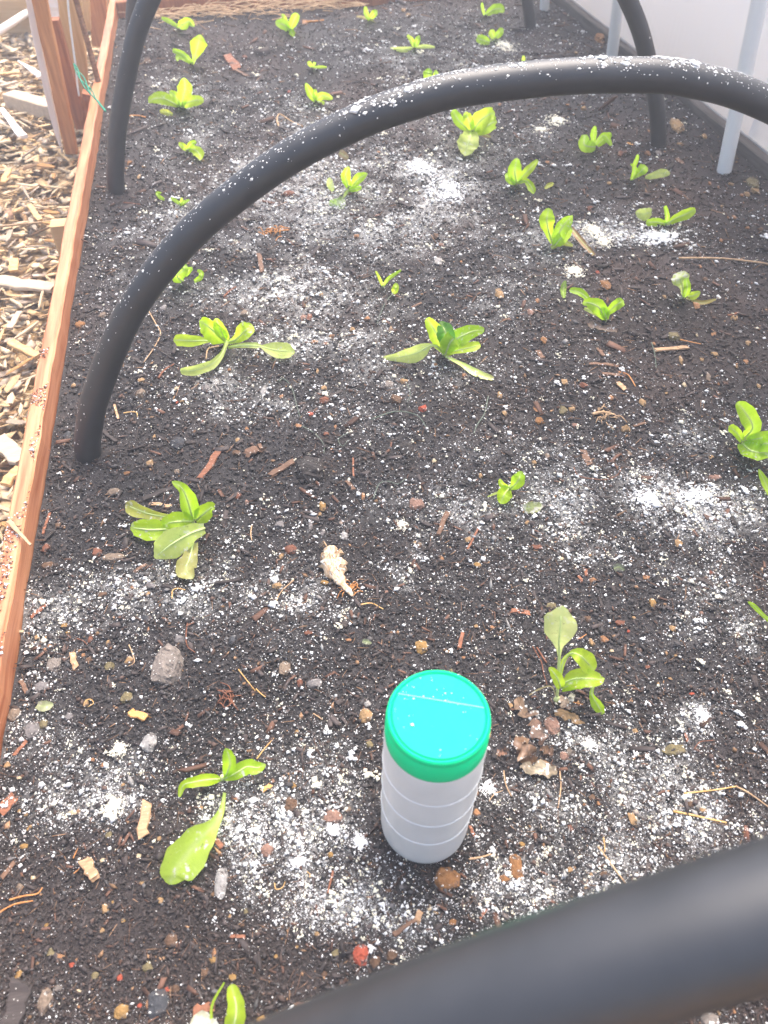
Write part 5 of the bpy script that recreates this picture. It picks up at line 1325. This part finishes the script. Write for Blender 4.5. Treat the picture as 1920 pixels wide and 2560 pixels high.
slab(T00, (190,1330), (260,1430), 40, .007, 'pine', 'tan chip beside the short stub of wood')
slab(T02, (55,60), (200,212), 32, .004, 'dry', 'curved wood shaving lying over the top of the cedar board', z=.036, taper=(.9, .4))
# grey plank
pa, pb = at_z(*tile(T00, 70, 640), MULCH_Z + .02), at_z(*tile(T00, 420, 735), MULCH_Z + .02)
V, Fc = box_between(pa, pb, .042, .034, (pb - pa).cross(Vector((0, 0, 1))), 6, .0006, rnd, chamfer=.06)
tag(link('plank', pymesh('plank', V, Fc), M['greyplank']), 'short sawn grey plank lying in the mulch behind the stakes', 'plank')

def post(name, bpx, tpx, y0, y1, wpx, dep, mat, label, ext=1.0, pointed=False, cat='stake', group=None):
    p0 = at_y(*bpx, y0); p1 = at_y(*tpx, y1)
    w = wpx * depth_of(p0) / F_PX
    d = p1 - p0
    top = p0 + d * ext
    V, Fc = box_between(p0, top, w, dep, (1, 0, 0), 10, .0005, rnd, chamfer=.07)
    if pointed:
        for v in V[:8]: v.x = p0.x + (v.x - p0.x) * .15 + w * .3; v.y = p0.y + (v.y - p0.y) * .3
        for v in V[8:16]: v.x = p0.lerp(top, .1).x + (v.x - p0.lerp(top, .1).x) * .75 + w * .1
    o = link(name, pymesh(name, [v - p0 for v in V], Fc), M[mat]); o.location = p0
    return tag(o, label, cat, group)
SG = 'wooden stakes beside the bed'
post('stake', (152, 384), (73, 0), 1.975, 1.975, 15, .012, 'whitish', 'white stake with a pointed foot, leftmost of the stakes', 1.4, True, group=SG)  # separate thin white strip along the left of the cedar stake
post('stake', (180, 379), (99, 0), 1.955, 1.955, 30, .030, 'cedar_stake', 'orange cedar stake in front of the white one', 1.4, group=SG)
post('stake', (206, 318), (131, 47), 2.06, 2.06, 30, .03, 'cedar_dark', 'short dark cedar stake whose cut top shows', 1.0, group=SG)
post('stake', (203, 310), (175, 0), 2.13, 2.13, 50, .03, 'pine', 'broad pale pine stake behind the hanging string', 1.4, group=SG)
post('stake', (218, 72), (213, 0), 2.6, 2.6, 18, .03, 'pine', 'thin pale stake far behind the rusty rod', 1.6, group=SG)
post('stake', (253, 112), (244, 0), 2.68, 2.68, 42, .04, 'cedar_stake', 'orange corner post behind the far end of the board', 1.6, group=SG)
post('stake', (140, 60), (130, 0), 2.45, 2.45, 34, .02, 'whitish', 'white board end showing between the stakes', 1.5, group=SG)
post('stake', (222, 300), (224, 232), 2.02, 2.02, 32, .03, 'cedar_dark', 'short cedar stub against the outside of the board', 1.0, group=SG)
pst = at_z(152, 556, -.004)
V, Fc = box_between((pst.x, pst.y, MULCH_Z - .04), (pst.x, pst.y, -.004), .036, .03, (1, 0, 0), 6, .0005, rnd, chamfer=.08)
tag(link('stake', pymesh('stake', V, Fc), M['timber']), 'short stub of wood against the cedar board in the mulch', 'stake', SG)
# rusty rod
p0, p1 = at_y(262, 262, 1.93), at_y(190, 0, 1.99)
n_ = 90; path = [p0.lerp(p1, i / n_ * 1.35) for i in range(n_ + 1)]
V, Fc = tube(path, [.0058 + .0007 * (i % 2) for i in range(n_ + 1)], 10)
tag(link('rusty_rod', pymesh('rusty_rod', [v - p0 for v in V], Fc), M['rust']), 'rusty ribbed steel rod leaning among the stakes', 'rod').location = p0
# string and twine
sp = [Vector(q) for q in spline([tuple(at_y(*q, 1.93)) for q in ((168, -60), (171, 20), (183, 120), (190, 170), (193, 205), (198, 240))], 30)]
V, Fc = tube([q - sp[-1] for q in sp], .0022, 7)
tag(link('string', pymesh('string', V, Fc, True), M['string']), 'white string hanging in front of the pale stake', 'string').location = sp[-1]
tw = [at_y(185, 160, 1.91), at_y(204, 195, 1.80), at_y(231, 236, 1.62), at_y(248, 258, 1.52), at_y(264, 278, 1.437)]
sp = spline([tuple(q) for q in tw], 44)
V, Fc = [], []
for ph in (0, 2.1, 4.2):
    path = []
    for i, q in enumerate(sp):
        wv = .0042 * sin(pi * min(1, i / 26)) * (1 if i < 26 else .35) + .0008
        path.append(Vector(q) - tw[2] + Vector((cos(ph + i * .22) * wv, 0, sin(ph + i * .22) * wv)))
    v, f = tube(path, .0013, 6); o_ = len(V); V += v; Fc += [tuple(k + o_ for k in q) for q in f]
loop = [spB[0]]
tag(link('twine', pymesh('twine', V, Fc, True), M['twine']), 'green twine tied from a stake to the back hoop', 'twine').location = tw[2]
# timber at the back and the pale stick leaning on it
V, Fc = box_between((-1.6, 3.06, -.075), (-.30, 2.98, -.075), .13, .10, (0, 1, 0), 14, .001, rnd, chamfer=.06)
tag(link('timber', pymesh('timber', V, Fc), M['timber']), 'landscape timber lying behind the wood chips at the top left', 'timber')
pa, pb = at_y(-30, 96, 2.72), at_y(76, 26, 2.95)
V, Fc = tube([pa, pa.lerp(pb, .5), pb + (pb - pa) * .3], [.012, .011, .010], 8)
tag(link('stick', pymesh('stick', [v - pa for v in V], Fc, True), M['whitish']), 'pale stick leaning against the landscape timber', 'stick').location = pa

# ------------------------------------------------------------------ added scattering volume, imitates the veil of a fogged lens
hz = pymesh('lens_veil', [(x_, y_, z_) for z_ in (-1.2, 1.6) for x_, y_ in ((-15, -15), (15, -15), (15, 17), (-15, 17))],
            [(3, 2, 1, 0), (4, 5, 6, 7), (0, 1, 5, 4), (1, 2, 6, 5), (2, 3, 7, 6), (3, 0, 4, 7)])
hm = bpy.data.materials.new('lens_veil'); hm.use_nodes = True
hm.node_tree.nodes.remove(hm.node_tree.nodes["Principled BSDF"])
pv = hm.node_tree.nodes.new("ShaderNodeVolumePrincipled")
pv.inputs["Color"].default_value = (0.92, 0.95, 1.0, 1)
pv.inputs["Density"].default_value = 0.052
hm.node_tree.links.new(pv.outputs[0], hm.node_tree.nodes["Material Output"].inputs["Volume"])
tag(link('lens_veil', hz, hm), 'thin pale volume added over the bed to imitate lens veil', 'lens_veil', kind='stuff')
